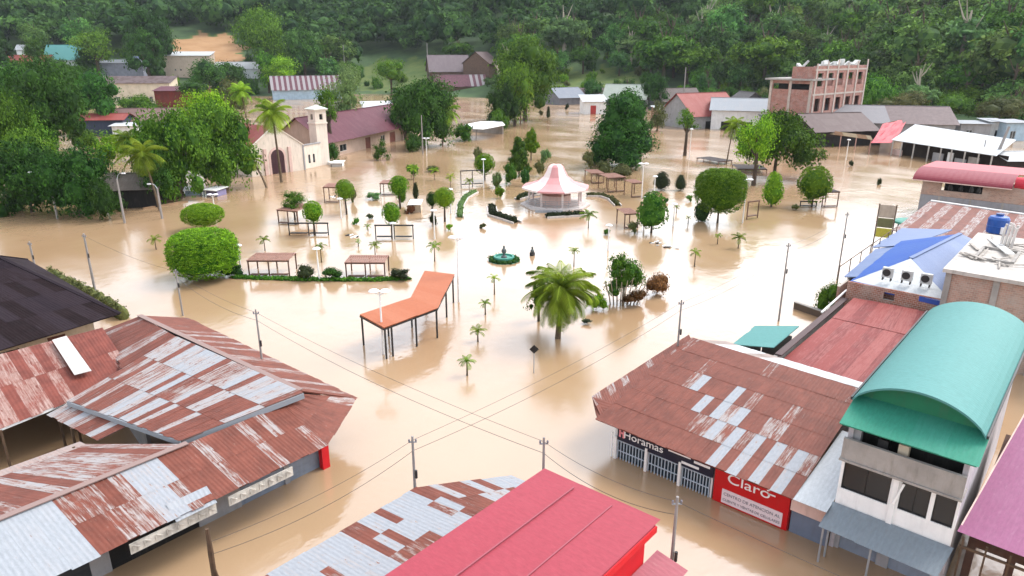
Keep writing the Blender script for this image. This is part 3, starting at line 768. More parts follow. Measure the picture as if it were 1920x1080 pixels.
def dark_house():
    t = thing("dark_roofed_house", "house with steep dark purple black hipped roof at left edge", "house", (-65, 12, 0))
    # hipped roof: ridge, front eave, back eave
    r0, r1 = (-71, 6.0, 6.6), (-66.5, 13.0, 6.6); tip = (-55.4, 17.6, 3.1)
    fr = P(-40, 668, 3.0); ba = P(50, 486, 3.2); bl = P(-40, 488, 3.2)
    sheets("roof", tuple(fr), tip, r1, r0, DARKROOF, t, vrust(.3), 1.0, 3, .1, 41)
    sheets("roof", tip, tuple(ba), r1, r1, DARKROOF, t, vrust(.2), 1.0, 3, .1, 42)
    sheets("roof", tuple(ba), tuple(bl), r0, r1, DARKROOF, t, vrust(.2), 1.0, 3, .1, 43)
    mb = MB(); mb.bar(r1, tip, .28, .08); mb.bar(r1, tuple(ba), .28, .08); mb.bar(r0, r1, .28, .08); mb.build("ridge_cap", DARKROOF, t, world=True)
    w = MB(); w.wall((-57.2, 9), (-57.2, 16.2), -1.6, 3.0, .2, [(1, 2.2, .2, 1.8), (4, 5.2, -1.59, 2)]); w.wall((-57.4, 16.2), (-76, 16.2), -1.6, 3.0, .2); w.build("wall", PLASTER, t, world=True)
    for y0, y1, z0, z1 in ((10, 11.2, .2, 1.8), (13, 14.2, -1.59, 2)):
        opening("window" if z0 > 0 else "door", t, (-57.3, (y0 + y1) / 2, (z0 + z1) / 2), y1 - y0, z1 - z0, (0, 1), GLASS if z0 > 0 else WOODDOOR)
dark_house()

# ------------------------------------------------------------------ corner shops on the right
def corner_shops():
    t = thing("corner_shop", "corner shop with navy sign, white bar gates and big rusty red roof", "shop", (-14, 35, 0))
    w = MB(); Y = 30.0
    w.wall((-18.35, Y), (-12.45, Y), -1.6, 2.25, .2, [(.12, 1.95, -1.59, 1.25), (2.1, 4.0, -1.59, 1.25), (4.15, 5.8, -1.59, 1.25)])
    w.wall((-19.0, 33.0), (-18.45, Y + .05), -1.6, 2.4, .2); w.wall((-18.9, 40), (-18.9, 33.1), -1.6, 2.8, .2); w.wall((-8.4, 40), (-18.7, 40), -1.6, 3.6, .2)
    w.build("wall", WHITEW, t, world=True)
    for x0, x1 in ((-18.2, -16.45), (-16.2, -14.4), (-14.15, -12.6)):
        mb = MB()
        n = 9
        for k in range(n + 1): mb.bar((x0 + (x1 - x0) * k / n, Y - .03, -1.55), (x0 + (x1 - x0) * k / n, Y - .03, 1.2), .045)
        for z in (-.1, .55, 1.18): mb.bar((x0, Y - .05, z), (x1, Y - .05, z), .05)
        g = mb.build("gate", M("pale_blue_bars", (.50, .56, .62), .5, .08, 1), t, world=True)
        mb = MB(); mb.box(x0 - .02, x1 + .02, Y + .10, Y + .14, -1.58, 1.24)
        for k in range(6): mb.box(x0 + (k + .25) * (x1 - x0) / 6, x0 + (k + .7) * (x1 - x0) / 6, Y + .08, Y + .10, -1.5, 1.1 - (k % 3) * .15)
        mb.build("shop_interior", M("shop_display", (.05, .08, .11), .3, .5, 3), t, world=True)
    posts(t, [(-18.3, Y - .12), (-16.32, Y - .12), (-14.27, Y - .12)], -1.6, 1.45, .14, WHITEP, "gate_post")
    mb = MB(); mb.box(-18.2, -12.42, Y - .14, Y - .04, 1.28, 2.2)
    s = mb.build("shop_sign", NAVY, t, world=True)
    lettering("Horamas", .62, (-16.55, Y - .155, 1.75), (1, 0), LETTER, s, wide=1.1)
    mb = MB(); mb.box(-18.1, -17.98, Y - .16, Y - .142, 1.5, 2.05); mb.box(-17.86, -17.74, Y - .16, Y - .142, 1.5, 2.05); mb.box(-17.98, -17.86, Y - .16, Y - .142, 1.72, 1.84); mb.build("sign_emblem", M("sign_pink", (.75, .35, .38), .5), s, world=True)
    for x0, x1, z in ((-15.0, -13.7, 1.92), (-13.5, -12.6, 1.80), (-14.2, -13.2, 1.5)):
        mb = MB(); mb.box(x0, x1, Y - .158, Y - .142, z - .07, z + .07); mb.build("sign_strip", LETTER, s, world=True)
    # rusty roof with pale sheets
    def f(i, j, nx, ny, rs):
        a = i / nx
        if j == 0: return rs.uniform(-.05, .1) if (a > .58 and i % 2 == 0) else (.98 if rs.rand() < .93 else .5)
        if j == 1: return rs.uniform(-.2, .2) if (a > .44 and i % 2 == 0) else (rs.uniform(.4, .7) if a > .38 and rs.rand() < .7 else .98)
        if j == 2: return rs.uniform(-.3, .0) if (.34 < a < .62 and i % 2 == 1) else (.5 if (.3 < a < .8 and rs.rand() < .45) else .98)
        if j == 3: return -.2 if (i in (5, 9)) else (.55 if rs.rand() < .2 else 1.0)
        return .68 if rs.rand() < .1 else 1.02
    sheets("roof", (-19.25, 29.15, 2.5), (-8.2, 29.15, 2.42), (-8.25, 39.9, 3.85), (-19.25, 40.4, 3.9), RUSTY, t, f, .55, 1.9, .07, 51)
    sheets("roof", (-8.15, 29.15, 2.42), (-6.75, 29.15, 2.42), (-6.75, 36.0, 3.0), (-8.15, 36.0, 3.0), WHITEROOF, t, lambda i, j, nx, ny, rs: -.3, 1.4, 7, .05, 52, label="clean white roof strip")
    a, b, c, d = P(1110, 744, 2.75), P(1125, 776, 2.3), P(1301, 637, 3.7), P(1291, 628, 3.0)
    sheets("side_awning", tuple(a), tuple(d), (-19.15, 40.3, 3.6), (-19.2, 29.6, 2.5), RUSTY, t, vrust(.75, .4, .6), .7, 1.2, .05, 53)
    sheets("side_awning", tuple(a), (-19.9, 30.1, 2.2), (-19.2, 29.3, 2.45), (-19.3, 31, 2.7), RUSTY, t, vrust(.7, .4, .6), .6, 1.1, .04, 54)
    # red phone shop
    w = MB(); w.wall((-12.35, Y), (-8.45, Y), -1.6, 2.2, .2); w.build("red_wall", M("red_shop_wall", (.30, .012, .02), .6), t, world=True)
    mb = MB(); mb.box(-12.33, -8.5, Y - .10, Y - .01, .02, 2.28); s = mb.build("red_sign", SIGNRED, t, world=True)
    lettering("Claro", .78, (-10.55, Y - .115, 1.62), (1, 0), LETTER, s, wide=1.25)
    mb = MB()
    for p0, p1 in (((-9.62, 1.80), (-9.38, 1.98)), ((-9.56, 1.66), (-9.2, 1.66)), ((-9.72, 1.9), (-9.74, 2.12))): mb.bar((p0[0], Y - .115, p0[1]), (p1[0], Y - .115, p1[1]), .03, .07)
    mb.build("sign_emblem", LETTER, s, world=True)
    mb = MB(); mb.box(-11.85, -8.75, Y - .13, Y - .102, .12, .92); pn = mb.build("notice_panel", M("pale_panel", (.74, .66, .68), .5, .04, 1, grime=.1), s, world=True)
    lettering("CENTRO DE ATENCION AL", .235, (-10.3, Y - .14, .66), (1, 0), LETGREY, pn, .006)
    lettering("CLIENTE Y VENTAS DE CELULARES", .19, (-10.3, Y - .14, .33), (1, 0), LETGREY, pn, .006)
    w = MB(); w.wall((-8.4, Y + .02), (-6.7, Y + .02), -1.6, 1.35, .2); w.build("grey_wall", M("slate_blue_wall", (.22, .26, .33), .7, .08), t, world=True)
    mb = MB(); mb.box(-8.4, -6.65, Y - .25, Y, 1.38, 1.98); mb.build("sign_board", PINKW, t, world=True)
    # second slope behind
    sheets("back_roof", (-18.2, 43.5, 2.9), (-18.9, 40.6, 3.75), (-8.2, 40.2, 3.75), (-8.2, 42.9, 2.9), WHITEROOF, t, lambda i, j, nx, ny, rs: 1.2 if rs.rand() < .18 else -.2, 3, 1.0, .05, 55)
    # barred side window on the cut corner
    mb = MB()
    for k in range(6): mb.bar((-19.06 + k * .1, 32.5 - k * .52, -1.4), (-19.06 + k * .1, 32.5 - k * .52, 1.6), .05)
    mb.build("side_bars", WHITEP, t, world=True)
corner_shops()
def small_teal():
    t = thing("lean_to", "small lean-to with teal roof behind the rusty corner shop roof", "shed", (-17.3, 48.5, 0))
    sheets("roof", (-18.5, 45.6, 1.9), (-18.7, 50.2, 1.9), (-15.7, 50.8, 2.5), (-15.6, 45.6, 2.5), TEAL, t, None, 1, 3, .05, 61)
    w = MB(); w.wall((-18.2, 50), (-18.2, 45.8), -1.6, 1.85, .15); w.wall((-15.9, 50.2), (-18.0, 50.2), -1.6, 1.85, .15); w.build("wall", GREYW, t, world=True)
small_teal()
def red_corrugated():
    t = thing("warehouse", "warehouse with wide faded red corrugated roof beside the green arched roof", "building", (-11, 52, 0))
    sheets("roof", (-14.6, 44.6, 2.15), (-7.0, 43.6, 2.15), (-7.0, 53.6, 2.75), (-14.2, 53.6, 2.75), CRIMSON, t, lambda i, j, nx, ny, rs: .15 + .45 * (i % 2) + rs.uniform(-.1, .1), .95, 8, .07, 62)
    sheets("roof", (-14.1, 58.3, 3.1), (-7.6, 58.6, 3.1), (-7.0, 53.55, 2.78), (-14.2, 53.55, 2.78), CRIMSON, t, lambda i, j, nx, ny, rs: .15 + .45 * (i % 2) + rs.uniform(-.1, .1), .95, 6, .07, 63)
    w = MB(); w.wall((-15.2, 59), (-15.0, 44), -1.6, 2.6, .25); w.wall((-7.0, 43.3), (-7.0, 57.9), -1.6, 2.0, .2); w.build("wall", CONC, t, world=True)
    mb = MB(); mb.bar((-14.75, 44.2, 2.66), (-14.9, 59, 2.72), .45, .1); mb.build("parapet_cap", BROWNROOF, t, world=True)
    mb = MB(); mb.bar((-15.15, 54.0, 2.85), (-15.25, 60.5, 3.0), .12, .12); mb.build("gutter", WHITEP, t, world=True)
    w = MB(); w.wall((-15.0, 59.4), (-7.6, 59.4), -1.6, 4.1, .2, [(2.8, 3.6, 3.2, 3.8)]); w.build("back_wall", BRICK, t, world=True)
red_corrugated()
def green_building():
    t = thing("arched_roof_building", "two storey white building under a green arched barrel roof with grey canopy", "building", (-4.3, 38, 0))
    x0, x1, Y, y1 = -6.6, -2.0, 30.0, 45.3
    w = MB()
    w.wall((x0, Y), (x1, Y), 2.5, 4.85, .2, [(.12, 2.05, 3.35, 4.72), (2.45, 3.55, 3.35, 4.72), (3.72, 4.5, 3.35, 4.72)]); w.build("wall", WHITEP, t, world=True)
    w = MB(); w.wall((x1, Y + 1.81), (x1, y1), -1.6, 7.3, .2, [(.6, 1.2, 5.0, 6.4), (3.0, 3.6, 4.6, 6.2), (6.4, 7.0, 5.0, 6.4), (9.4, 10.0, 5, 6.4)]); w.wall((x1, Y + .21), (x1, Y + 1.8), -1.6, 6.62, .2); w.wall((x0, y1), (x0, Y + 1.81), -1.6, 7.3, .2); w.wall((x0, Y + 1.8), (x0, Y + .21), -1.6, 6.62, .2); w.wall((x1 - .22, y1), (x0 + .22, y1), -1.6, 7.35, .2)
    w.wall((x0 + .22, Y + 1.2), (x1 - .22, Y + 1.2), 4.9, 6.95, .15, [(2.6, 4.0, 4.95, 6.9)]); w.build("side_wall", M("grey_render", (.50, .48, .50), .85, .18, .7, grime=.6), t, world=True)
    for y, z0, z1 in ((32.71, 5, 6.4), (35.11, 4.6, 6.2), (38.51, 5, 6.4), (41.5, 5, 6.4)): opening("window", t, (x1 - .12, y, (z0 + z1) / 2), .58, z1 - z0, (0, 1), GLASS)
    for s0, s1 in ((.12, 2.05), (2.45, 3.55), (3.72, 4.5)):
        opening("window", t, (x0 + (s0 + s1) / 2, Y + .12, 4.035), s1 - s0, 1.36, (1, 0), GLASS, frame=M("dark_frame", (.03, .03, .03), .5))
    mb = MB(); mb.bar((x0 + 2.25, Y - .04, 2.5), (x0 + 2.25, Y - .04, 4.9), .22, .1); mb.build("pilaster", WHITEP, t, world=True)
    mb = MB(); mb.bar((-4.3, Y - .28, 3.7), (-4.05, Y - .18, 4.72), .05, .09); mb.build("loose_plank", WHITEP, t, world=True)
    mb = MB(); mb.box(x0 - .05, x1 + .02, Y - .18, Y - .02, 4.95, 5.95); mb.box(x0 - .1, x1 + .05, Y - .25, Y + .9, 4.84, 4.94); mb.build("balcony_parapet", CONC, t, world=True)
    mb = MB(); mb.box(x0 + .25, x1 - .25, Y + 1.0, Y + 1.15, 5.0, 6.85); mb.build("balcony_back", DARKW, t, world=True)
    for k, (xx, hh) in enumerate(((-6.3, .35), (-5.2, .22), (-4.4, .28))):
        mb = MB(); mb.box(xx - .2, xx + .2, Y + .3, Y + .7, 5.0, 5.95 + hh); mb.build("balcony_clutter", (GREYW, STEEL, PLASTER)[k], t, world=True)
    # barrel roof
    xa, xb, zb = -6.85, -1.75, 7.35; n = 22; R_ = 1.15; mb = MB(); W = xb - xa
    arc = [(xa + W * k / n, zb + R_ * (1 - (2 * k / n - 1) ** 2) ** .75) for k in range(n + 1)]
    Ys = [31.0 + (45.6 - 31.0) * k / 8 for k in range(9)]; sl = 0; ls = [0]
    for k in range(n): sl += math.hypot(arc[k + 1][0] - arc[k][0], arc[k + 1][1] - arc[k][1]); ls.append(sl)
    for j in range(8):
        for k in range(n):
            (xa_, za), (xb_, zb_) = arc[k], arc[k + 1]; o1 = .003 * (j % 2)
            mb.quad([(xa_, Ys[j], za + o1), (xb_, Ys[j], zb_ + o1), (xb_, Ys[j + 1], zb_ + o1), (xa_, Ys[j + 1], za + o1)], [(Ys[j], ls[k]), (Ys[j], ls[k + 1]), (Ys[j + 1], ls[k + 1]), (Ys[j + 1], ls[k])], .03)
    for k in range(n):
        (xa_, za), (xb_, zb_) = arc[k], arc[k + 1]
        for y in (31.0, 45.6): mb.quad([(xa_, y, za), (xb_, y, zb_), (xb_, y, zb_ - .1), (xa_, y, za - .1)])
        mb.quad([(xa_, 31.0, za - .1), (xb_, 31.0, zb_ - .1), (xb_, 45.6, zb_ - .1), (xa_, 45.6, za - .1)])
    mb.build("roof", TEAL, t, world=True, smooth=False)
    mb = MB(); mb.quad([(x, 31.75, z - .11) for x, z in arc] + [(xb, 31.75, zb - .35), (xa, 31.75, zb - .35)]); mb.build("gable_panel", M("deep_green_panel", (.03, .24, .14), .6, .1), t, world=True)
    sheets("awning", (xa, 29.55, 6.72), (xb, 29.55, 6.72), (xb, 31.8, 7.28), (xa, 31.8, 7.28), GREENP, t, None, 1.3, 2.4, .06, 71)
    mb = MB(); mb.bar((xb + .04, 31, zb), (xb + .04, 45.6, zb), .08, .14); mb.bar((xa - .04, 31, zb), (xa - .04, 45.6, zb), .08, .14); mb.build("gutter", STEEL, t, world=True)
    # street canopy
    sheets("canopy", (-6.75, 28.6, 1.95), (-2.15, 28.5, 1.95), (-1.95, 29.95, 2.55), (-6.65, 29.95, 2.55), CANOPYGREY, t, lambda i, j, nx, ny, rs: .12, 1.5, 1.6, .06, 72)
    for p in ((-6.6, 28.75), (-2.3, 28.65), (-4.6, 28.7), (-6.5, 29.3)):
        mb = MB(); mb.bar((p[0], p[1], -1.6), (p[0], p[1], 1.9), .08); mb.build("canopy_post", GALV, t, world=True)
    w = MB(); w.wall((x0, Y + .3), (x1, Y + .3), -1.6, 2.45, .2, [(.4, 2.0, -1.59, 1.9), (2.5, 4.2, -1.59, 1.9)]); w.build("ground_floor_wall", GREYW, t, world=True)
    for a, b in ((.4, 2.0), (2.5, 4.2)): opening("shutter", t, (x0 + (a + b) / 2, Y + .45, .15), b - a, 3.4, (1, 0), SHUTTER)
green_building()
def purple_building():
    t = thing("purple_roofed_house", "house with flat purple sheet roof at right edge beside the white building", "house", (0, 34, 0))
    a, b = P(1803, 985, 3.5), P(1925, 1034, 3.5)
    sheets("roof", tuple(a), tuple(a + Vector((3.2, -.1, 0))), (2.2, 40.5, 4.9), (-.95, 40.5, 4.9), PURPLE, t, None, 1.6, 12, .08, 81)
    mb = MB(); mb.bar(a + Vector((0, 0, -.04)), (-.97, 40.5, 4.86), .06, .12); mb.build("roof_edge", PINKW, t, world=True)
    w = MB(); w.wall((-1.5, 31.0), (2, 31.0), -1.6, 3.3, .2, [(.3, 1.4, -1.59, 2.3), (1.7, 2.9, -1.59, 2.3)]); w.wall((-1.5, 40), (-1.5, 31.2), -1.6, 3.6, .2); w.build("wall", M("dim_brick", (.14, .08, .06), .9, .3, 2), t, world=True)
    for k in range(4):
        mb = MB(); mb.bar((-1.6 + k * .8, 29.75, -1.6), (-1.6 + k * .8, 29.75, 3.3), .07); mb.build("post", TIMBER, t, world=True)
    mb = MB(); mb.bar((-1.7, 29.75, 2.9), (1.2, 29.75, 2.9), .09); mb.bar((-1.7, 29.75, 1.2), (1.2, 29.75, 1.2), .05); mb.build("rail", TIMBER, t, world=True)
purple_building()
def blue_house():
    t = thing("blue_roofed_house", "house with bright blue and pale blue hipped roofs on the right", "house", (-12, 68, 0))
    fl, fr = P(1597, 527, 4.0), (-7.4, 59.2, 4.0); ap = Vector((-11.9, 65.6, 5.3)); rb = Vector((-10.2, 77.0, 5.6)); bl = P(1692, 452, 4.3); ml = P(1640, 503, 4.25)
    sheets("roof", tuple(fl), fr, tuple(ap), tuple(ap), WHITEROOF, t, lambda i, j, nx, ny, rs: -.3, 1.0, 2, .08, 91, label="white front hip")
    sheets("roof", tuple(bl), tuple(fl), tuple(ap), tuple(rb), BLUEP, t, None, 1.0, 4, .08, 92, label="deep blue left slope")
    sheets("roof", fr, (-6.2, 76, 4.4), tuple(rb), tuple(ap), LBLUE, t, None, 1.0, 4, .08, 93, label="pale blue right slope")
    mb = MB(); mb.bar(fl + Vector((0, 0, -.17)), Vector(fr) + Vector((0, 0, -.17)), .1, .42); mb.build("fascia", M("blue_fascia", (.05, .13, .42), .6, .15), t, world=True)
    mb = MB(); mb.bar(ap + Vector((0, 0, .05)), rb + Vector((0, 0, .05)), .35, .08); mb.build("ridge_cap", LBLUE, t, world=True)
    a, b, c = P(1602, 520, 3.6), P(1600, 470, 3.5), P(1680, 425, 3.7)
    sheets("side_roof", (-16.3, 63.2, 3.3), (-16.6, 74.0, 3.5), (-14.4, 76.5, 4.0), (-14.2, 62.5, 3.9), LBLUE, t, None, 1, 2, .06, 94)
    sheets("side_roof", (-16.9, 74.2, 3.6), (-16.7, 84.5, 3.7), (-12.0, 84.5, 4.3), (-13.8, 75.6, 4.2), LBLUE, t, lambda i, j, nx, ny, rs: .3, 1, 3, .06, 95)
    w = MB(); w.wall((-16.0, 84), (-16.0, 60.4), -1.6, 3.2, .2); w.wall((-14.6, 60.2), (-7.6, 60.2), -1.6, 3.7, .2); w.build("wall", BRICK, t, world=True)
    mb = MB()
    for k in range(7): mb.bar((-16.75, 63 + k * 3.2, 1.5), (-16.75, 63 + k * 3.2, 4.3), .07)
    mb.bar((-16.75, 63, 4.2), (-16.75, 82.5, 4.3), .06); mb.build("railing", TIMBER, t, world=True)
    return t
blue_house()
def ac_units():
    spots = [(1663, 518), (1699, 524), (1735, 530)]; proto = None
    labs = ["leftmost air conditioner outdoor unit on the white front hip of the blue roof", "middle air conditioner outdoor unit on the white front hip of the blue roof", "rightmost air conditioner outdoor unit on the white front hip of the blue roof"]
    for (u, v), lb in zip(spots, labs):
        p = P(u, v + 4, 4.62)
        if proto is None:
            t = proto = thing("air_conditioner", lb, "air conditioner", p, 0, "air conditioners on the blue roof")
            mb = MB(); mb.box(-.40, .40, -.17, .17, .10, .92); mb.build("casing", M("ac_case", (.55, .56, .55), .5), t)
            mb = MB(); mb.lathe([(.0, 0), (.30, 0), (.30, .03), (.25, .04), (0, .04)], 16)
            o = mb.build("fan_grille", STEEL, t); o.rotation_euler = (math.pi / 2, 0, 0); o.location = (-.06, -.17, .52)
            for s in (-1, 1):
                mb = MB(); mb.box(s * .3 - .04, s * .3 + .04, -.22, .22, -.15, .10); mb.build("foot", STEEL, t)
        else:
            t = copy_tree(proto); t.location = p; t["label"] = lb
    mb = MB(); mb.box(-.5, .5, -.25, .25, 0, .06)
ac_units()
def concrete_building():
    t = thing("unfinished_building", "brick building with flat cluttered concrete roof at right edge", "building", (-3, 64, 0))
    w = MB(); w.wall((-8.0, 58.4), (3.5, 58.4), -1.6, 6.6, .25); w.wall((-8.0, 72), (-8.0, 58.66), -1.6, 6.6, .25); w.build("wall", PALEBRICK, t, world=True)
    for x in (-7.9, -4.9, -1.9):
        mb = MB(); mb.box(x - .2, x + .2, 58.28, 58.39, -1.6, 6.6); mb.build("column", CONC, t, world=True)
    mb = MB(); mb.box(-8.3, 3.5, 58.0, 72.5, 6.62, 6.9); mb.build("roof_slab", M("pale_concrete", (.52, .49, .46), .9, .2, .5, grime=.5), t, world=True)
    mb = MB(); 
    for a, b in (((-7.0, 62.5), (-4.6, 62.5)), ((-4.6, 62.5), (-4.6, 66.5)), ((-7.0, 62.5), (-7.0, 66.5)), ((-7.0, 66.5), (-4.6, 66.5))): mb.bar((*a, 7.0), (*b, 7.0), .2, .22)
    mb.build("roof_kerb", CONC, t, world=True)
    rs = np.random.RandomState(5)
    mb = MB()
    for k in range(26):
        x, y = rs.uniform(-7.2, -1.5), rs.uniform(60, 70); a = rs.uniform(0, 3.1); l = rs.uniform(.5, 2.2)
        mb.bar((x, y, 6.98 + k * .004), (x + l * math.cos(a), y + l * math.sin(a), 7.0 + k * .004 + rs.uniform(0, .1)), rs.uniform(.08, .25), .07)
    mb.build("roof_rubble", M("rubble", (.42, .39, .36), .9, .3, 3), t, world=True)
    mb = MB(); mb.bar((-7.1, 70.5, 6.95), (-5.0, 64.5, 7.25), .55, .1); mb.build("plank", WHITEP, t, world=True)
    mb = MB()
    for k in range(8): mb.bar((-6.1 + .25 * (k % 4), 68 + .5 * (k // 4), 6.9), (-6.0 + .25 * (k % 4), 68 + .5 * (k // 4), 8.6 + .15 * (k % 3)), .16)
    mb.build("rebar_column", M("light_concrete", (.58, .55, .53), .9), t, world=True)
concrete_building()
def low_rust_roof():
    t = thing("low_shed", "low shed with striped rust roof between the blue roof and grey wall", "shed", (-12, 92, 0))
    sheets("roof", (-17.6, 84.6, 3.3), (-6.0, 84.6, 3.3), (-6.0, 100, 3.9), (-17.6, 102, 3.9), RUSTY, t, lambda i, j, nx, ny, rs: 1.0 if i % 2 else .5, 1.0, 7, .06, 101)
    w = MB(); w.wall((-17.0, 102), (-17.0, 84.8), -1.6, 3.1, .2); w.build("wall", GREYW, t, world=True)
    mb = MB(); mb.bar((-17.5, 102.2, 4.0), (-6.0, 100.2, 4.0), .3, .12); mb.build("ridge_cap", WHITEP, t, world=True)
low_rust_roof()
def water_tank():
    p = P(1868, 436, 3.75)
    t = thing("water_tank", "blue plastic water tank on the striped rust roof", "tank", p)
    mb = MB(); mb.lathe([(0, 0), (.95, 0), (1.0, .1), (1.0, .7), (1.04, .75), (1.0, .8), (1.0, 1.5), (.85, 1.75), (.35, 1.9), (.35, 2.0), (0, 2.0)], 20); mb.build("tank_body", TARPBLUE, t, smooth=False)
    mb = MB(); mb.lathe([(0, 2.0), (.4, 2.0), (.4, 2.08), (0, 2.1)], 16); mb.build("lid", M("dark_blue_plastic", (.02, .08, .25), .4), t)
    mb = MB(); mb.tube([(.6, -.95, .1), (.6, -.95, .8)], .2, 10); mb.build("fitting", LETTER, t)
water_tank()
def red_awning_building():
    t = thing("brick_building", "brick upper floor over grey wall under a curved red awning at right", "building", (-14, 113, 0))
    w = MB(); w.wall((-19.9, 108), (-6, 108), -1.6, 3.7, .25); w.wall((-19.9, 120), (-19.9, 108.26), -1.6, 3.7, .25); w.build("wall", M("grey_block_wall", (.36, .36, .38), .85, .12, .6), t, world=True)
    for x in (-17.6, -14.0, -10.4):
        mb = MB(); mb.box(x - .12, x + .12, 107.93, 107.99, -1.6, 3.7); mb.build("column", CONC, t, world=True)
    w = MB(); w.wall((-19.9, 108), (-6, 108), 3.72, 6.2, .25, [(2.3, 7.0, 4.5, 6.1)]); w.wall((-19.9, 120), (-19.9, 108.26), 3.72, 6.2, .25, [(3, 9, 4.6, 6.1)]); w.build("upper_wall", PALEBRICK, t, world=True)
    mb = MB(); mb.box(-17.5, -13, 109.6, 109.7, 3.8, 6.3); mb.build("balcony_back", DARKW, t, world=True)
    for x in (-16.6, -15.4, -14.2, -13.4):
        mb = MB(); mb.lathe([(0, 4.5), (.22, 4.5), (.28, 4.8), (.12, 5.3), (0, 5.5)], 8, (x, 108.5)); mb.build("balcony_pot", STEEL, t, world=True)
    # curved awning
    mb = MB(); n = 10
    arc = [(107.0 + 4.6 * (1 - math.cos(math.pi / 2 * k / n)), 5.75 + 1.25 * math.sin(math.pi / 2 * k / n)) for k in range(n + 1)]
    for k in range(n):
        (ya, za), (yb, zb) = arc[k], arc[k + 1]
        mb.quad([(-21.0, ya, za), (-9.7, ya, za), (-9.7, yb, zb), (-21.0, yb, zb)], [(0, k), (11, k), (11, k + 1), (0, k + 1)], .02)
        mb.quad([(-21.0, ya, za - .06), (-9.7, ya, za - .06), (-9.7, yb, zb - .06), (-21.0, yb, zb - .06)])
    mb.build("awning", Mroof("awning_red", (.20, .036, .050), (.15, .026, .036), (.24, .075, .085), corr=.7, streak=.25, bmp=.35), t, world=True)
    mb = MB()
    mb.slab([(-21, 111.6, 7.0), (-6, 111.6, 7.0), (-6, 121, 6.7), (-21, 121, 6.7)], .06); mb.build("roof", M("red_sheet", (.48, .10, .12), .5), t, world=True)
    mb = MB(); mb.bar((-21.0, 107.0, 5.7), (-9.7, 107.0, 5.7), .08, .12); mb.build("awning_edge", PINKW, t, world=True)
    mb = MB(); mb.tube([(-9.6, 108.6, 6.3), (-6.0, 108.4, 6.3)], [.8, .8], 18); mb.build("rolled_awning", M("red_canvas", (.55, .06, .10), .7), t, world=True)
red_awning_building()

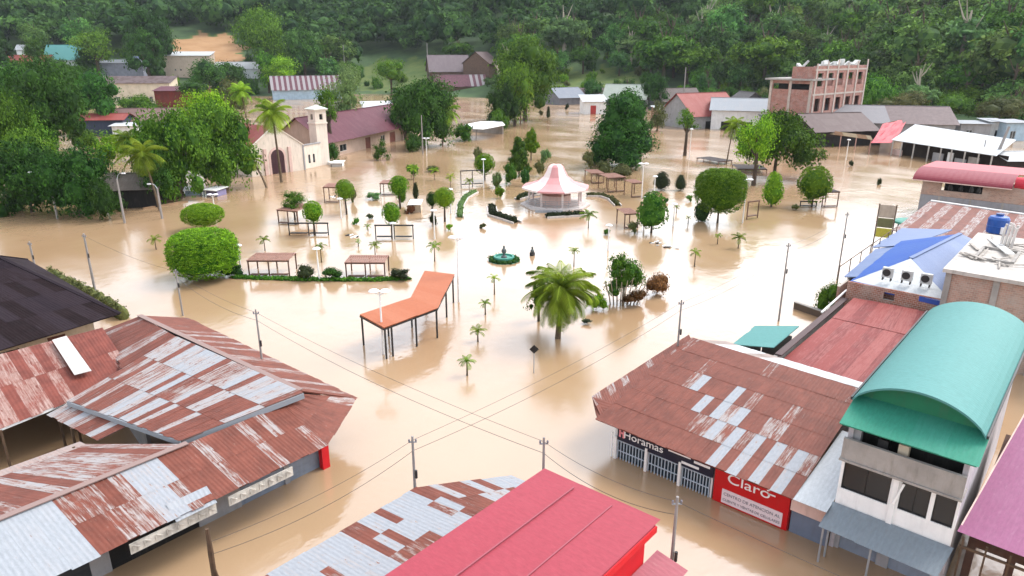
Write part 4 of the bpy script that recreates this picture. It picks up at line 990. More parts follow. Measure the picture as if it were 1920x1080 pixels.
# ------------------------------------------------------------------ church and the buildings round the plaza
def church():
    t = thing("church", "cream church with arched maroon door, red gabled roof and square bell tower", "church", (-126, 72, 0))
    X, y0, y1, ym, ze, za = -122.2, 65.6, 76.8, 71.2, 5.0, 8.9; CW = M("church_plaster", (.70, .64, .575), .85, .08, .5)
    w = MB(); w.wall((X, y0), (X, y1), -1.6, ze, .3, [(4.2, 7.0, -1.59, 3.6)])
    w.quad([(X, y0, ze), (X, y1, ze), (X, ym, za)]); w.quad([(X - .3, y1, ze), (X - .3, y0, ze), (X - .3, ym, za)])
    w.quad([(X, y0, ze), (X, ym, za), (X - .3, ym, za), (X - .3, y0, ze)]); w.quad([(X, ym, za), (X, y1, ze), (X - .3, y1, ze), (X - .3, ym, za)])
    w.wall((X - .31, y1), (-142, y1), -1.6, ze - .3, .3); w.wall((-142, y0), (X - .31, y0), -1.6, ze - .3, .3); w.build("wall", CW, t, world=True)
    # arched surround and door
    n = 14; rr = 1.4; yc = y0 + 5.6; zc = 3.2
    for rad, th, name, m, xo in ((1.85, .12, "door_surround", PINKW, .06), (1.4, .1, "door", MAROOND, .09)):
        mb = MB(); pts = [(yc - rad, -1.6)] + [(yc - rad * math.cos(math.pi * k / n), zc + rad * math.sin(math.pi * k / n)) for k in range(n + 1)] + [(yc + rad, -1.6)]
        mb.quad([(X + xo, y, z) for y, z in pts])
        for a, b in zip(pts[:-1], pts[1:]): mb.quad([(X + xo, *a), (X + xo, *b), (X + .01, *b), (X + .01, *a)])
        if name == "door":
            for k in range(-2, 3): mb.box(X + xo, X + xo + .03, yc + k * .5 - .04, yc + k * .5 + .04, -1.5, 3.6)
        mb.build(name, m, t, world=True)
    for y in (yc - 2.6, yc + 2.6):
        mb = MB(); mb.box(X + .01, X + .28, y - .3, y + .3, -1.6, 4.9); mb.build("pilaster", PINKW, t, world=True)
    mb = MB(); mb.box(X - .25, X + .1, y1 + .0, y1 + .3, -1.6, 5.0); mb.build("downpipe", GREYW, t, world=True)
    mb = MB(); mb.bar((X - .1, y0 - .3, ze - .08), (X - .1, ym, za + .12), .5, .16); mb.bar((X - .1, ym, za + .12), (X - .1, y1 + .3, ze - .08), .5, .16); mb.build("gable_coping", CW, t, world=True)
    sheets("roof", (-142, y0 - .6, ze - .5), (X - .32, y0 - .6, ze - .5), (X - .32, ym, za - .1), (-142, ym, za - .1), SALMON, t, None, 1, 3, .08, 201)
    sheets("roof", (X - .32, y1 + .6, ze - .5), (-142, y1 + .6, ze - .5), (-142, ym, za - .1), (X - .32, ym, za - .1), SALMON, t, None, 1, 3, .08, 202)
    # low side wing with two arched windows
    w = MB(); w.wall((X - .8, y1 + .3), (X - 2.2, 82.4), -1.6, 4.6, .3); w.build("side_wall", CW, t, world=True)
    mb = MB(); mb.bar((X - .9, y1 + .3, 4.7), (X - 2.3, 82.4, 4.7), .5, .2); mb.build("wall_coping", GREYW, t, world=True)
    for q in (.36, .60):
        c = Vector((X - .8, y1 + .3, 0)).lerp(Vector((X - 2.2, 82.4, 0)), q) + Vector((.03, 0, 1.9)); d = Vector((-1.4, 5.3, 0)).normalized()
        mb = MB(); pts = [(-.28, -.9)] + [(-.28 * math.cos(math.pi * k / 8), .55 + .28 * math.sin(math.pi * k / 8)) for k in range(9)] + [(.28, -.9)]
        mb.quad([tuple(c + d * a + Vector((0, 0, b))) for a, b in pts]); mb.build("arched_window", GLASS, t, world=True)
    # bell tower
    tx0, tx1, ty0, ty1 = -127.2, -124.6, 81.9, 84.5; zt = 11.0
    w = MB(); w.wall((tx0, ty0), (tx1, ty0), -1.6, zt, .3, [(.9, 1.7, 9.2, 10.3)]); w.wall((tx1, ty0 + .3), (tx1, ty1), -1.6, zt, .3, [(.7, 1.5, 9.2, 10.3)])
    w.wall((tx1 - .3, ty1), (tx0, ty1), -1.6, zt, .3); w.wall((tx0, ty1 - .3), (tx0, ty0 + .3), -1.6, zt, .3); tw = w.build("tower", CW, t, world=True)
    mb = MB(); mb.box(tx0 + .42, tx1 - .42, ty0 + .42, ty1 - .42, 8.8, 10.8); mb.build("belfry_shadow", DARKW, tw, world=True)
    mb = MB(); mb.box(tx0 - .15, tx1 + .15, ty0 - .15, ty1 + .15, 8.35, 8.65); mb.box(tx0 - .3, tx1 + .3, ty0 - .3, ty1 + .3, zt + .01, zt + .3); mb.build("cornice", CW, tw, world=True)
    mb = MB(); ap = ((tx0 + tx1) / 2, (ty0 + ty1) / 2, 12.1); c = [(tx0 - .45, ty0 - .45, zt + .31), (tx1 + .45, ty0 - .45, zt + .31), (tx1 + .45, ty1 + .45, zt + .31), (tx0 - .45, ty1 + .45, zt + .31)]
    for k in range(4): mb.quad([c[k], c[(k + 1) % 4], ap])
    mb.quad(c[::-1]); mb.build("tower_roof", M("pale_green_tile", (.58, .62, .58), .8, .15), tw, world=True)
    mb = MB(); mb.box(tx1 - .2, tx1 + 1.8, ty1 - .6, ty1 + .8, -1.6, .55); mb.build("stone_plinth", WHITEP, t, world=True)
church()
def school():
    a, b = P(612, 298), P(788, 253); d = (b - a); L = d.length; rz = math.atan2(d.y, d.x); c = (a + b) / 2; W = 13
    nrm = Vector((-d.y, d.x, 0)).normalized(); c = c + nrm * (W / 2)
    house("long_building", "long cream building with purple hipped roof and brown doors beside the church", "building", (c.x, c.y, 0), rz, L, W, 4.0, 8.6, M("school_plaster", (.52, .42, .36), .85, .12, .4), MAROON, 1.0,
          None, 'x', [('S', L * .36, 2.6, 2.6), ('S', L * .62, 3.2, 2.6), ('S', L * .80, 3, 2.6)], [('S', L * .12, .8, 3, 1.5), ('S', L * .52, .9, 2.2, 1.4)], seed=211, doorm=M("brown_door", (.22, .075, .05), .6))
school()
ST = Mroof("striped_sheet", (0.253, 0.239, 0.248), (0.101, 0.041, 0.055), (0.230, 0.193, 0.202), streak=.2)
stripe = lambda i, j, nx, ny, rs: .98 if i % 2 else .15
LIGHTW = M("light_wall", (.55, .57, .58), .85, .1, .3)
pix_house("house", "long house with striped purple and white roof behind the church palm", 520, 636, 186, 166, 142, 14, BLUEW, ST, .35, f=stripe, seed=221, sw=1.3, sl=12)
pix_house("white_house", "small white house with flat sheet roof behind the purple hipped roof", 688, 742, 225, 200, 190, 8, LIGHTW, WHITEROOF, .35, ridge='shed', seed=222)
pix_house("two_storey_house", "pale two storey block with cream ground floor and tall windows at upper left", 186, 318, 196, 156, 143, 13, M("cream_house", (.58, .53, .44), .85, .15, .4), M("grey_old_sheet_wall", (.40, .38, .40), .8, .25, .5) and BROWNROOF, .15,
          windows=[('S', 3, 1.0, 1.6, 2.4), ('S', 9, 1.0, 1.6, 2.4), ('S', 14, .8, 2.0, 2.6), ('S', 19, 1, 2, 2.4), ('S', 23, 1, 1.4, 2.4)], seed=223, ridge='shed', f=vrust(.4))
pix_house("upper_storey_house", "long grey blue house with shaded openings above the cream block", 178, 270, 160, 118, 112, 10, M("greyblue_wall", (.36, .37, .43), .85, .2, .4), GREYROOF, .12, hill=True,
          windows=[('S', 3, .8, 2.0, 2.6), ('S', 9, .8, 3, 3.5), ('S', 16, .8, 3, 3.5)], seed=224, ridge='shed')
pix_house("blue_block", "small bright blue rooftop block on the hillside at upper left", 254, 282, 150, 110, 106, 6, M("bright_blue_wall", (.18, .34, .55), .8, .2, .4), LBLUE, .12, hill=True, seed=225, ridge='shed', windows=[('S', 2.2, 2, 1.5, 1.5)])
pix_house("cream_hall", "long cream hall on the slope below the bare earth clearing", 312, 396, 146, 104, 97, 10, M("cream_hall_wall", (.62, .52, .44), .85, .1, .3), WHITEROOF, .1, hill=True, seed=226, ridge='shed', windows=[('S', 6, 4, .8, 1), ('S', 9, 4, .8, 1)])
pix_house("low_white_house", "low pale house with green tinted roof below the bare earth clearing", 400, 482, 146, 128, 116, 10, LIGHTW, WHITEROOF, .1, hill=True, seed=227)
pix_house("rust_red_shed", "dark red sheet shed right of the cream two storey block", 296, 384, 206, 170, 162, 10, M("red_sheet_wall", (.20, .045, .035), .8, .3, .4), MAROON, .1, seed=228, ridge='shed')
pix_house("long_rust_house", "long low house with faded rust roof behind the big round tree on the left", 190, 358, 250, 226, 203, 13, LIGHTW, Mroof("faded_rust_sheet", (0.156, 0.092, 0.083), (0.110, 0.041, 0.032), (0.193, 0.138, 0.129)), .12, seed=229, windows=[('S', 4, .5, 1.2, 1.2), ('S', 9, .5, 1.2, 1.2)])
pix_house("dark_wall_house", "small house with slate blue wall and orange roof at far left", 146, 232, 255, 224, 213, 8, M("slate_wall", (.07, .09, .14), .8, .2, .4), SALMON, .12, seed=230)
pix_house("white_annex", "white annex beside the long faded rust roofed house", 214, 252, 258, 236, 230, 5, WHITEW, WHITEROOF, .12, seed=231, ridge='shed')
pix_house("red_tiled_house", "house with orange red roof on the slope at the far left", 22, 92, 146, 122, 103, 11, PLASTER, SALMON, .15, hill=True, seed=232)
pix_house("teal_roofed_house", "house with pale teal roof among trees on the upper left slope", 92, 166, 146, 110, 84, 14, LIGHTW, TEAL, .1, hill=True, seed=233)
pix_house("white_hut", "tiny white hut between the trees on the upper left slope", 36, 56, 118, 92, 84, 6, WHITEW, WHITEROOF, .1, hill=True, seed=234)
pix_house("thatched_hut", "brown hut with old thatch roof at the waterside beside the left palm", 210, 292, 390, 352, 325, 7, DARKW, Mroof("thatch_sheet", (0.092, 0.074, 0.060), (0.074, 0.051, 0.037), (0.138, 0.120, 0.101)), .2, seed=235)
pix_house("brown_shelter", "steep brown roofed shelter tight behind the left street palm", 268, 322, 372, 352, 305, 7, TIMBER, Mroof("old_thatch", (0.069, 0.046, 0.035), (0.051, 0.032, 0.023), (0.110, 0.087, 0.069)), .2, seed=236, ridge='y')
pix_house("ridge_house", "house with wide purple grey roof and dark porch beyond the plaza", 808, 880, 152, 132, 103, 14, M("brown_wall", (.20, .14, .11), .85, .2), Mroof("mauve_sheet", (.15, .12, .13), (.11, .064, .064), (.19, .16, .165)), .25, seed=237, hill=True)
pix_house("porch_house", "low house with reddish roof and pale stripes in front of the wide purple grey roof", 818, 912, 178, 160, 140, 12, M("brown_wall", (.20, .14, .11)), ST, .25, seed=238, f=lambda i, j, nx, ny, rs: (.1 if i % 2 else 1) if i > nx * .6 else 1, sw=1.6, sl=9)
pix_house("brown_gabled_house", "brown gabled house beside the wide purple grey roof", 868, 918, 150, 118, 97, 12, M("brown_wall", (.20, .14, .11)), BROWNROOF, -.5, hill=True, seed=239, ridge='y')
pix_house("grey_roofed_house", "house with blue grey roof at the far corner of the plaza", 1048, 1098, 196, 182, 164, 14, M("grey_wood_wall", (.24, .24, .26), .85, .2), Mroof("bluegrey_sheet", (0.156, 0.175, 0.212), (0.101, 0.092, 0.092), (0.202, 0.212, 0.230)), .5, seed=240)
pix_house("low_grey_house", "low house with brown grey roof at the far end of the flooded street", 1082, 1140, 192, 178, 165, 12, M("grey_wood_wall", (.24, .24, .26)), BROWNROOF, .2, seed=241)
pix_house("porch_shop", "small shop with white awning and red door at the far corner", 1094, 1136, 214, 190, 178, 8, WHITEW, WHITEROOF, .1, ridge='shed', doors=[('S', 2.6, 2.2, 3.2)], seed=242, doorm=M("red_door", (.45, .07, .06), .6))
pix_house("bright_roofed_house", "house with bright white green roof behind the mango tree", 1132, 1206, 202, 184, 158, 14, M("dark_wall", (.12, .12, .13), .85, .2), Mroof("mint_sheet", (0.285, 0.322, 0.276), (0.230, 0.253, 0.221), (0.313, 0.331, 0.304), streak=.2), -.35, seed=243)
pix_house("dark_roofed_hut", "hut with dark brown roof behind the white street pole", 1240, 1318, 206, 188, 165, 13, M("dark_wall", (.12, .12, .13)), Mroof("dkbrown_sheet", (0.074, 0.053, 0.051), (0.055, 0.037, 0.032), (0.101, 0.083, 0.078)), .3, seed=244)
pix_house("pink_wall_house", "low house with faded pink wall under white edged roof", 1240, 1304, 232, 208, 198, 8, M("faded_pink_wall", (.45, .30, .25), .85, .2), WHITEROOF, .3, seed=245, ridge='shed', doors=[('S', 3, 2, 1.6)], doorm=DARKW)
pix_house("salmon_roofed_house", "house with salmon red roof left of the brick ruin", 1292, 1392, 240, 214, 174, 16, GREYW, SALMON, .45, seed=246, doors=[('S', 5, 5, 2.2)], doorm=DARKW)
pix_house("grey_gabled_house", "house with pale grey gabled roof next to the salmon roof", 1336, 1440, 244, 206, 184, 13, WHITEW, GREYROOF, -.3, seed=247, doors=[('S', 3, 3, 2.4), ('S', 9, 3, 2.4)], doorm=DARKW)
pix_house("dark_gabled_house", "small dark gabled house under the brick ruin", 1380, 1440, 222, 196, 172, 10, M("dark_wall", (.12, .12, .13)), Mroof("dkgrey_sheet", (0.069, 0.064, 0.064), (0.051, 0.041, 0.037), (0.110, 0.101, 0.101)), .2, seed=248, ridge='y')
pix_house("pale_sheet_house", "house with pale grey sheet roof behind the spreading tree", 1430, 1545, 246, 224, 205, 14, GREYW, GREYROOF, .2, seed=249)
def sign_wall():
    p = P(1472, 226); k = mpp(p); t = thing("painted_wall", "white painted wall with three small dark tree emblems", "wall", p, YAW + .1)
    z0, z1 = ZV(p, 213), ZV(p, 194); w = 35 * k
    mb = MB(); mb.box(-w, w, 0, .3, -1.6, z1); mb.build("wall", WHITEW, t)
    for q in (-.55, 0, .55):
        mb = MB()
        mb.quad([(q * w - 7 * k, -.03, z0 + .8), (q * w + 7 * k, -.03, z0 + .8), (q * w, -.03, z1 - .5)]); mb.box(q * w - 1.2 * k, q * w + 1.2 * k, -.05, -.01, z0 + .2, z0 + .8); mb.build("tree_emblem", M("emblem_grey", (.10, .12, .13), .7), t)
sign_wall()
def brick_ruin():
    p = P(1510, 262); k = mpp(p); A = .86; t = thing("brick_ruin", "unfinished three storey brick building with grey concrete roof slabs at the forest edge", "building", p, YAW - A)
    zt, zm = ZV(p, 130), ZV(p, 178); zl = ZV(p, 146); L1 = 74 * k / math.cos(A - .38); L2 = 31.0
    BR = Mbrick("ruin_brick", (.40, .20, .16), (.44, .35, .32), .45, .6, .3)
    w = MB(); w.wall((-L1, 0), (0, 0), -1.6, zl - .8, .35, [(.8, L1 * .44, zm + 1.2, zl - 1.6), (L1 * .5, L1 * .93, zm + 1.2, zl - 1.6), (3, 6, 2, 5), (9, 12, 2, 5)])
    hol = []
    for q in range(5):
        for z in (zm + 2.0, zm - 4.5): hol.append((2.0 + q * 5.9, 4.8 + q * 5.9, z, z + 3.4))
    w.wall((0, .36), (0, L2), -1.6, zt + .8, .35, hol); w.wall((-.36, L2), (-L1, L2), -1.6, zl - 1, .35); w.wall((-L1, L2 - .4), (-L1, .36), -1.6, zm, .35)
    w.wall((-6.5, .8), (-.37, .8), zl - .3, zt + .6, .3, [(1.5, 3.5, zl + .6, zt - .8)]); w.wall((-6.5, 14), (-6.5, 1.12), zl - .3, zt - .5, .3)
    w.build("wall", BR, t)
    mb = MB(); mb.box(-L1 - .3, -.4, .4, L2 - .5, zm - .2, zm + .2); mb.box(-L1 - 1.2, .25, -1.0, 12, zl - .78, zl - .32); mb.build("floor_slab", CONC, t)
    LC = M("light_column", (.52, .46, .42), .85)
    for x in (-L1, -L1 * .53, -L1 * .05):
        mb = MB(); mb.box(x - .1, x + .6, -.16, -.02, -1.6, zl - .8); mb.build("column", LC, t)
    for q in range(6):
        mb = MB(); y = .9 + q * 5.9; mb.box(.02, .16, y, y + .7, -1.6, zt + 1.4 + (q % 3) * .5); mb.build("column", LC, t)
    for z in (zm - .3, zm + 6.0):
        mb = MB(); mb.box(.02, .12, .5, L2, z, z + .45); mb.build("ring_beam", LC, t)
    rs = np.random.RandomState(3)
    for q in range(26):
        mb = MB(); x, y = rs.uniform(-7, -1), rs.uniform(3, L2 - 2); mb.bar((x, y, zt + .2 + rs.uniform(-.8, .9)), (x + rs.uniform(-1.6, 1.6), y + rs.uniform(.6, 2.6), zt + rs.uniform(.2, 2.4)), rs.uniform(.5, 1.3), rs.uniform(.3, .9))
        mb.build("concrete_block", M("white_blocks", (.56, .56, .54), .9, .25, .5), t)
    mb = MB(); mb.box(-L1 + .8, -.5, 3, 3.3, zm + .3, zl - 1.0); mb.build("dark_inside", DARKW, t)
brick_ruin()
def sloped_canopy():
    a, b = P(868, 256), P(946, 246); t = thing("white_canopy", "curved white canopy over the water at the left end of the plaza", "canopy", a)
    pts = [(866, 240, 3.1), (905, 242, 3.0), (947, 234, 3.2), (940, 226, 3.6), (900, 228, 3.7), (872, 233, 3.6)]
    mb = MB(); mb.slab([P(*q) for q in pts], .15); mb.build("canopy_sheet", WHITEP, t, world=True)
    posts(t, [P(875, 256)[:2], P(893, 257)[:2], P(930, 250)[:2]], -1.6, 3.0, .15, GREYW)
    mb = MB(); q = P(905, 250); mb.box(q.x - 6, q.x + 6, q.y + 2, q.y + 2.3, -1.6, 2.4); mb.build("back_wall", CONC, t, world=True)
sloped_canopy()

# ------------------------------------------------------------------ market row on the right
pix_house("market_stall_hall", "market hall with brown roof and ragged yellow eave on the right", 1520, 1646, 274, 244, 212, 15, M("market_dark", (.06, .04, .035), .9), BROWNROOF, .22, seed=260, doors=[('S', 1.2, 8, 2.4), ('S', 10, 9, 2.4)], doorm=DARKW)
def yellow_eave():
    a, b = P(1524, 247, 3.1), P(1636, 262, 3.1); t = thing("yellow_awning", "ragged yellow awning along the edge of the brown market roof", "awning", a)
    sheets("awning_sheet", tuple(a), tuple(b), tuple(b + Vector((-1.0, 1.6, .7))), tuple(a + Vector((-1.0, 1.6, .7))), Mroof("yellow_sheet", (0.253, 0.184, 0.092), (0.175, 0.092, 0.046), (0.276, 0.230, 0.166)), t, vrust(.3), 1.4, 1.5, .1, 261)
    posts(t, [(a.lerp(b, q).x, a.lerp(b, q).y) for q in (.02, .25, .5, .75, .98)], -1.6, 3.05, .18, M("pink_post", (.50, .34, .30), .8))
yellow_eave()
def red_tarp():
    a, b, c, d = P(1632, 268, 2.6), P(1672, 268, 2.6), P(1703, 222, 5.2), P(1655, 232, 5.0); t = thing("red_tarpaulin", "sagging red tarpaulin stall roof between brown and white market roofs", "tarpaulin", a)
    mb = MB(); n = 7
    for i in range(n):
        for j in range(n):
            def q(i, j):
                p = a.lerp(b, i / n).lerp(d.lerp(c, i / n), j / n); return p + Vector((0, 0, .35 * math.sin(i * 1.9) * math.sin(j * 1.3) - .5 * math.sin(math.pi * j / n)))
            mb.quad([q(i, j), q(i + 1, j), q(i + 1, j + 1), q(i, j + 1)])
    mb.build("tarpaulin_sheet", M("red_tarp", (.50, .07, .10), .6, .2, .5), t, world=True)
    posts(t, [a[:2], b[:2]], -1.6, 2.5, .15, M("pink_post", (.50, .34, .30)))
    mb = MB(); mb.bar(d, c, .15); mb.build("ridge_pole", TIMBER, t, world=True)
red_tarp()
pix_house("grey_market_hall", "wide market hall with grey and brown gable roof behind the red tarpaulin", 1560, 1768, 262, 230, 198, 22, GREYW, Mroof("greybrown_sheet", (0.166, 0.161, 0.175), (0.110, 0.078, 0.078), (0.202, 0.189, 0.193)), -.28, seed=262, f=lambda i, j, nx, ny, rs: .1 if i < nx * .5 else .95, sw=2)
def white_market():
    a, b, c, d = P(1672, 262, 3.3), P(1868, 292, 3.3), P(1905, 262, 5.2), P(1716, 233, 5.4)
    t = thing("white_roofed_stalls", "row of market stalls under one long white sheet roof", "market", a)
    sheets("roof", tuple(a), tuple(b), tuple(c), tuple(d), WHITEROOF, t, lambda i, j, nx, ny, rs: rs.uniform(-.3, .1), 2.0, 5, .12, 263)
    d1 = (b - a); 
    fr = [a.lerp(b, q) for q in (0.02, .12, .25, .40, .52, .62, .74, .86, .97)]
    posts(t, [q[:2] for q in fr], -1.6, 3.2, .25, M("pale_post", (.50, .48, .46), .8))
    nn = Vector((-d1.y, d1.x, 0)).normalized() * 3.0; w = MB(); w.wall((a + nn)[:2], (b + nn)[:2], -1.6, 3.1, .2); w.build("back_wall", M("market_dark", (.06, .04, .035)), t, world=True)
    for q0, q1, z1, m in ((.42, .52, 1.9, GREYW), (.56, .61, 2.4, WHITEW), (.63, .73, 1.5, GREYW), (.0, .10, 1.2, PINKW), (.75, .84, 2.2, CONC)):
        p0, p1 = a.lerp(b, q0) + nn * .3, a.lerp(b, q1) + nn * .3
        mb = MB(); mb.bar((p0.x, p0.y, (z1 - 1.6) / 2), (p1.x, p1.y, (z1 - 1.6) / 2), .2, z1 + 1.6); mb.build("stall_front", m, t, world=True)
white_market()
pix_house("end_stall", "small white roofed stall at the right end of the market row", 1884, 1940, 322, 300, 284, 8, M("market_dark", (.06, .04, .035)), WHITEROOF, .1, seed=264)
pix_house("low_white_stall", "low pale stall with gable roof behind the long white roof", 1796, 1880, 252, 246, 234, 8, GREYW, GREYROOF, .1, seed=265)
def stacked_blocks():
    labs = ["grey tin shack among the sheds behind the white market roof, the largest", "narrow pale tin shack next to the largest shack behind the market", "short grey shack with flat top left of the sheds behind the market", "pale blue grey shack at the right edge behind the market", "low tin shack with slanted roof behind the grey market hall", "weathered white shack between the tin shacks behind the market"]
    for k, (u0, u1, vb, vt) in enumerate(((1800, 1850, 262, 226), (1852, 1878, 262, 222), (1745, 1795, 256, 228), (1880, 1925, 264, 224), (1715, 1760, 246, 222), (1835, 1860, 256, 228))):
        p = P((u0 + u1) / 2, vb); zz = ZV(p, vt)
        pix_house("tin_shack", labs[k], u0, u1, vb, vt + 6, vt, 6, (GREYW, LIGHTW, CONC, BLUEW, GREYW, WHITEW)[k], GREYROOF, .1 * k - .2, ridge='shed', seed=270 + k, cat="shack", windows=[('S', 1.5, .5, 1.5, 2)])
stacked_blocks()

# ------------------------------------------------------------------ trees and clipped bushes in and around the plaza
CROWNS = {}
def norm_cloud(c):
    v, q, t, a = c
    r = np.percentile(np.hypot(v[:, 0], v[:, 1]), 99); z0, z1 = np.percentile(v[:, 2], [.8, 99.2])
    v = v.copy(); v[:, :2] /= r; v[:, 2] = (v[:, 2] - (z0 + z1) / 2) / ((z1 - z0) / 2)
    return v, q, t, a
LM = {'dark': L_DARK, 'mid': L_MID, 'bright': L_BRIGHT, 'pale': L_PALE, 'olive': L_OLIVE, 'red': L_RED, 'hedge': L_DARKHEDGE}
def crown(style, col, var, leaf, n):
    key = (style, col, var, round(leaf, 3), n)
    if key in CROWNS: return CROWNS[key]
    rs = np.random.RandomState(hash((style, var, n)) % 9999 if False else (len(style) * 131 + var * 17 + n) % 9999)
    if style == 'tree': c = leaf_cloud(rs, lobes_ragged(rs, 17 + 2 * var), n, leaf, .44, 22, .45, core=.62)
    elif style == 'loose': c = leaf_cloud(rs, lobes_ragged(rs, 12 + var, .9), n, leaf, .62, 18, .4, core=.45)
    elif style == 'spread':
        lob = [(math.cos(a) * q, math.sin(a) * q, z, .42, .42, .16) for a, q, z in [(0, .6, .05), (.9, .55, .2), (1.9, .62, -.1), (2.9, .55, .1), (3.8, .6, -.05), (4.7, .58, .15), (5.6, .6, -.15), (1, .1, .38), (4, .25, .3)]]
        c = leaf_cloud(rs, lob, n, leaf, .38, 24, .5, core=.62)
    elif style == 'cone': c = leaf_cloud(rs, [(0, 0, -.35, .75, .75, .5), (0, 0, .1, .6, .6, .5), (0, 0, .5, .42, .42, .45)] + [(math.cos(q * 2.4) * (.72 - .5 * (q / 15)), math.sin(q * 2.4) * (.72 - .5 * (q / 15)), -.6 + 1.35 * q / 15, .33, .33, .28) for q in range(16)], int(n * 1.3), leaf, .34, 24, .4, core=.74)
    elif style == 'ball': c = leaf_cloud(rs, [(0, 0, 0, 1, 1, 1)], n, leaf, .05, 10, .5, inside=.95, core=.84, jitter=1.2)
    elif style == 'drum':
        v, q_, t_, a_ = leaf_cloud(rs, [(0, 0, 0, 1, 1, 1)], n, leaf, .06, 10, .5, inside=.96, core=.91, jitter=1.2)
        rr = np.stack([np.hypot(v[:, 0], v[:, 1]), np.abs(v[:, 2])], axis=1); f = np.linalg.norm(rr, axis=1) / (np.sum(rr ** 3.2, axis=1) ** (1 / 3.2) + 1e-9)
        c = (v * f[:, None], q_, t_, a_)
    elif style == 'egg': c = leaf_cloud(rs, [(0, 0, -.2, .9, .9, .75), (0, 0, .25, .68, .68, .75)], n, leaf, .05, 10, .5, inside=.95, core=.84, jitter=1.2)
    else: c = leaf_cloud(rs, lobes_round(rs, 6, 1, .7, .7), n, leaf, .35, 22, .4, core=.7)
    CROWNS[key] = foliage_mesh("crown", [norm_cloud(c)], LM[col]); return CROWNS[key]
def tree_px(name, label, u, vb, vt, vbot, hw, style='tree', col='mid', var=0, leaf=.09, n=3200, uc=None, trunk=True, group=None, r=None, limbs=4, bark=None, cat="tree", squash=1.0):
    p = ray_ground(u, vb) if vb < 186 else P(u, vb); k = mpp(p); Rr = hw * k; uc = u if uc is None else uc
    sn = max(0, CH - p.z) / max(1, (Vector((0, 0, CH)) - p).length); hh = (vbot - vt) / 2 * k
    rzz = math.sqrt(max(hh * hh - (Rr * sn) ** 2, (.35 * hh) ** 2)) / math.sqrt(1 - sn * sn) * squash
    cz = ZV(p, (vt + vbot) / 2) - p.z; off = RT * (uc - u) * k
    t = thing(name, label, cat, (p.x, p.y, p.z if vb < 186 else 0), 0, group)
    c = link("crown", crown(style, col, var, leaf, n), t); c.location = (off[0], off[1], cz); c.scale = (Rr, Rr, rzz)
    c.rotation_euler = (0, 0, (u * 7.13 + vb * 3.7) % 6.28)
    if trunk:
        rs = np.random.RandomState(int(u * 3 + vb) % 9999)
        tr = link("trunk", trunk_mesh("trunk", rs, max(.5, cz), r or max(.09, .045 * cz), bark or BARK, limbs, min(1.0, Rr / max(.5, cz)) * .9, .03), t)
    return t
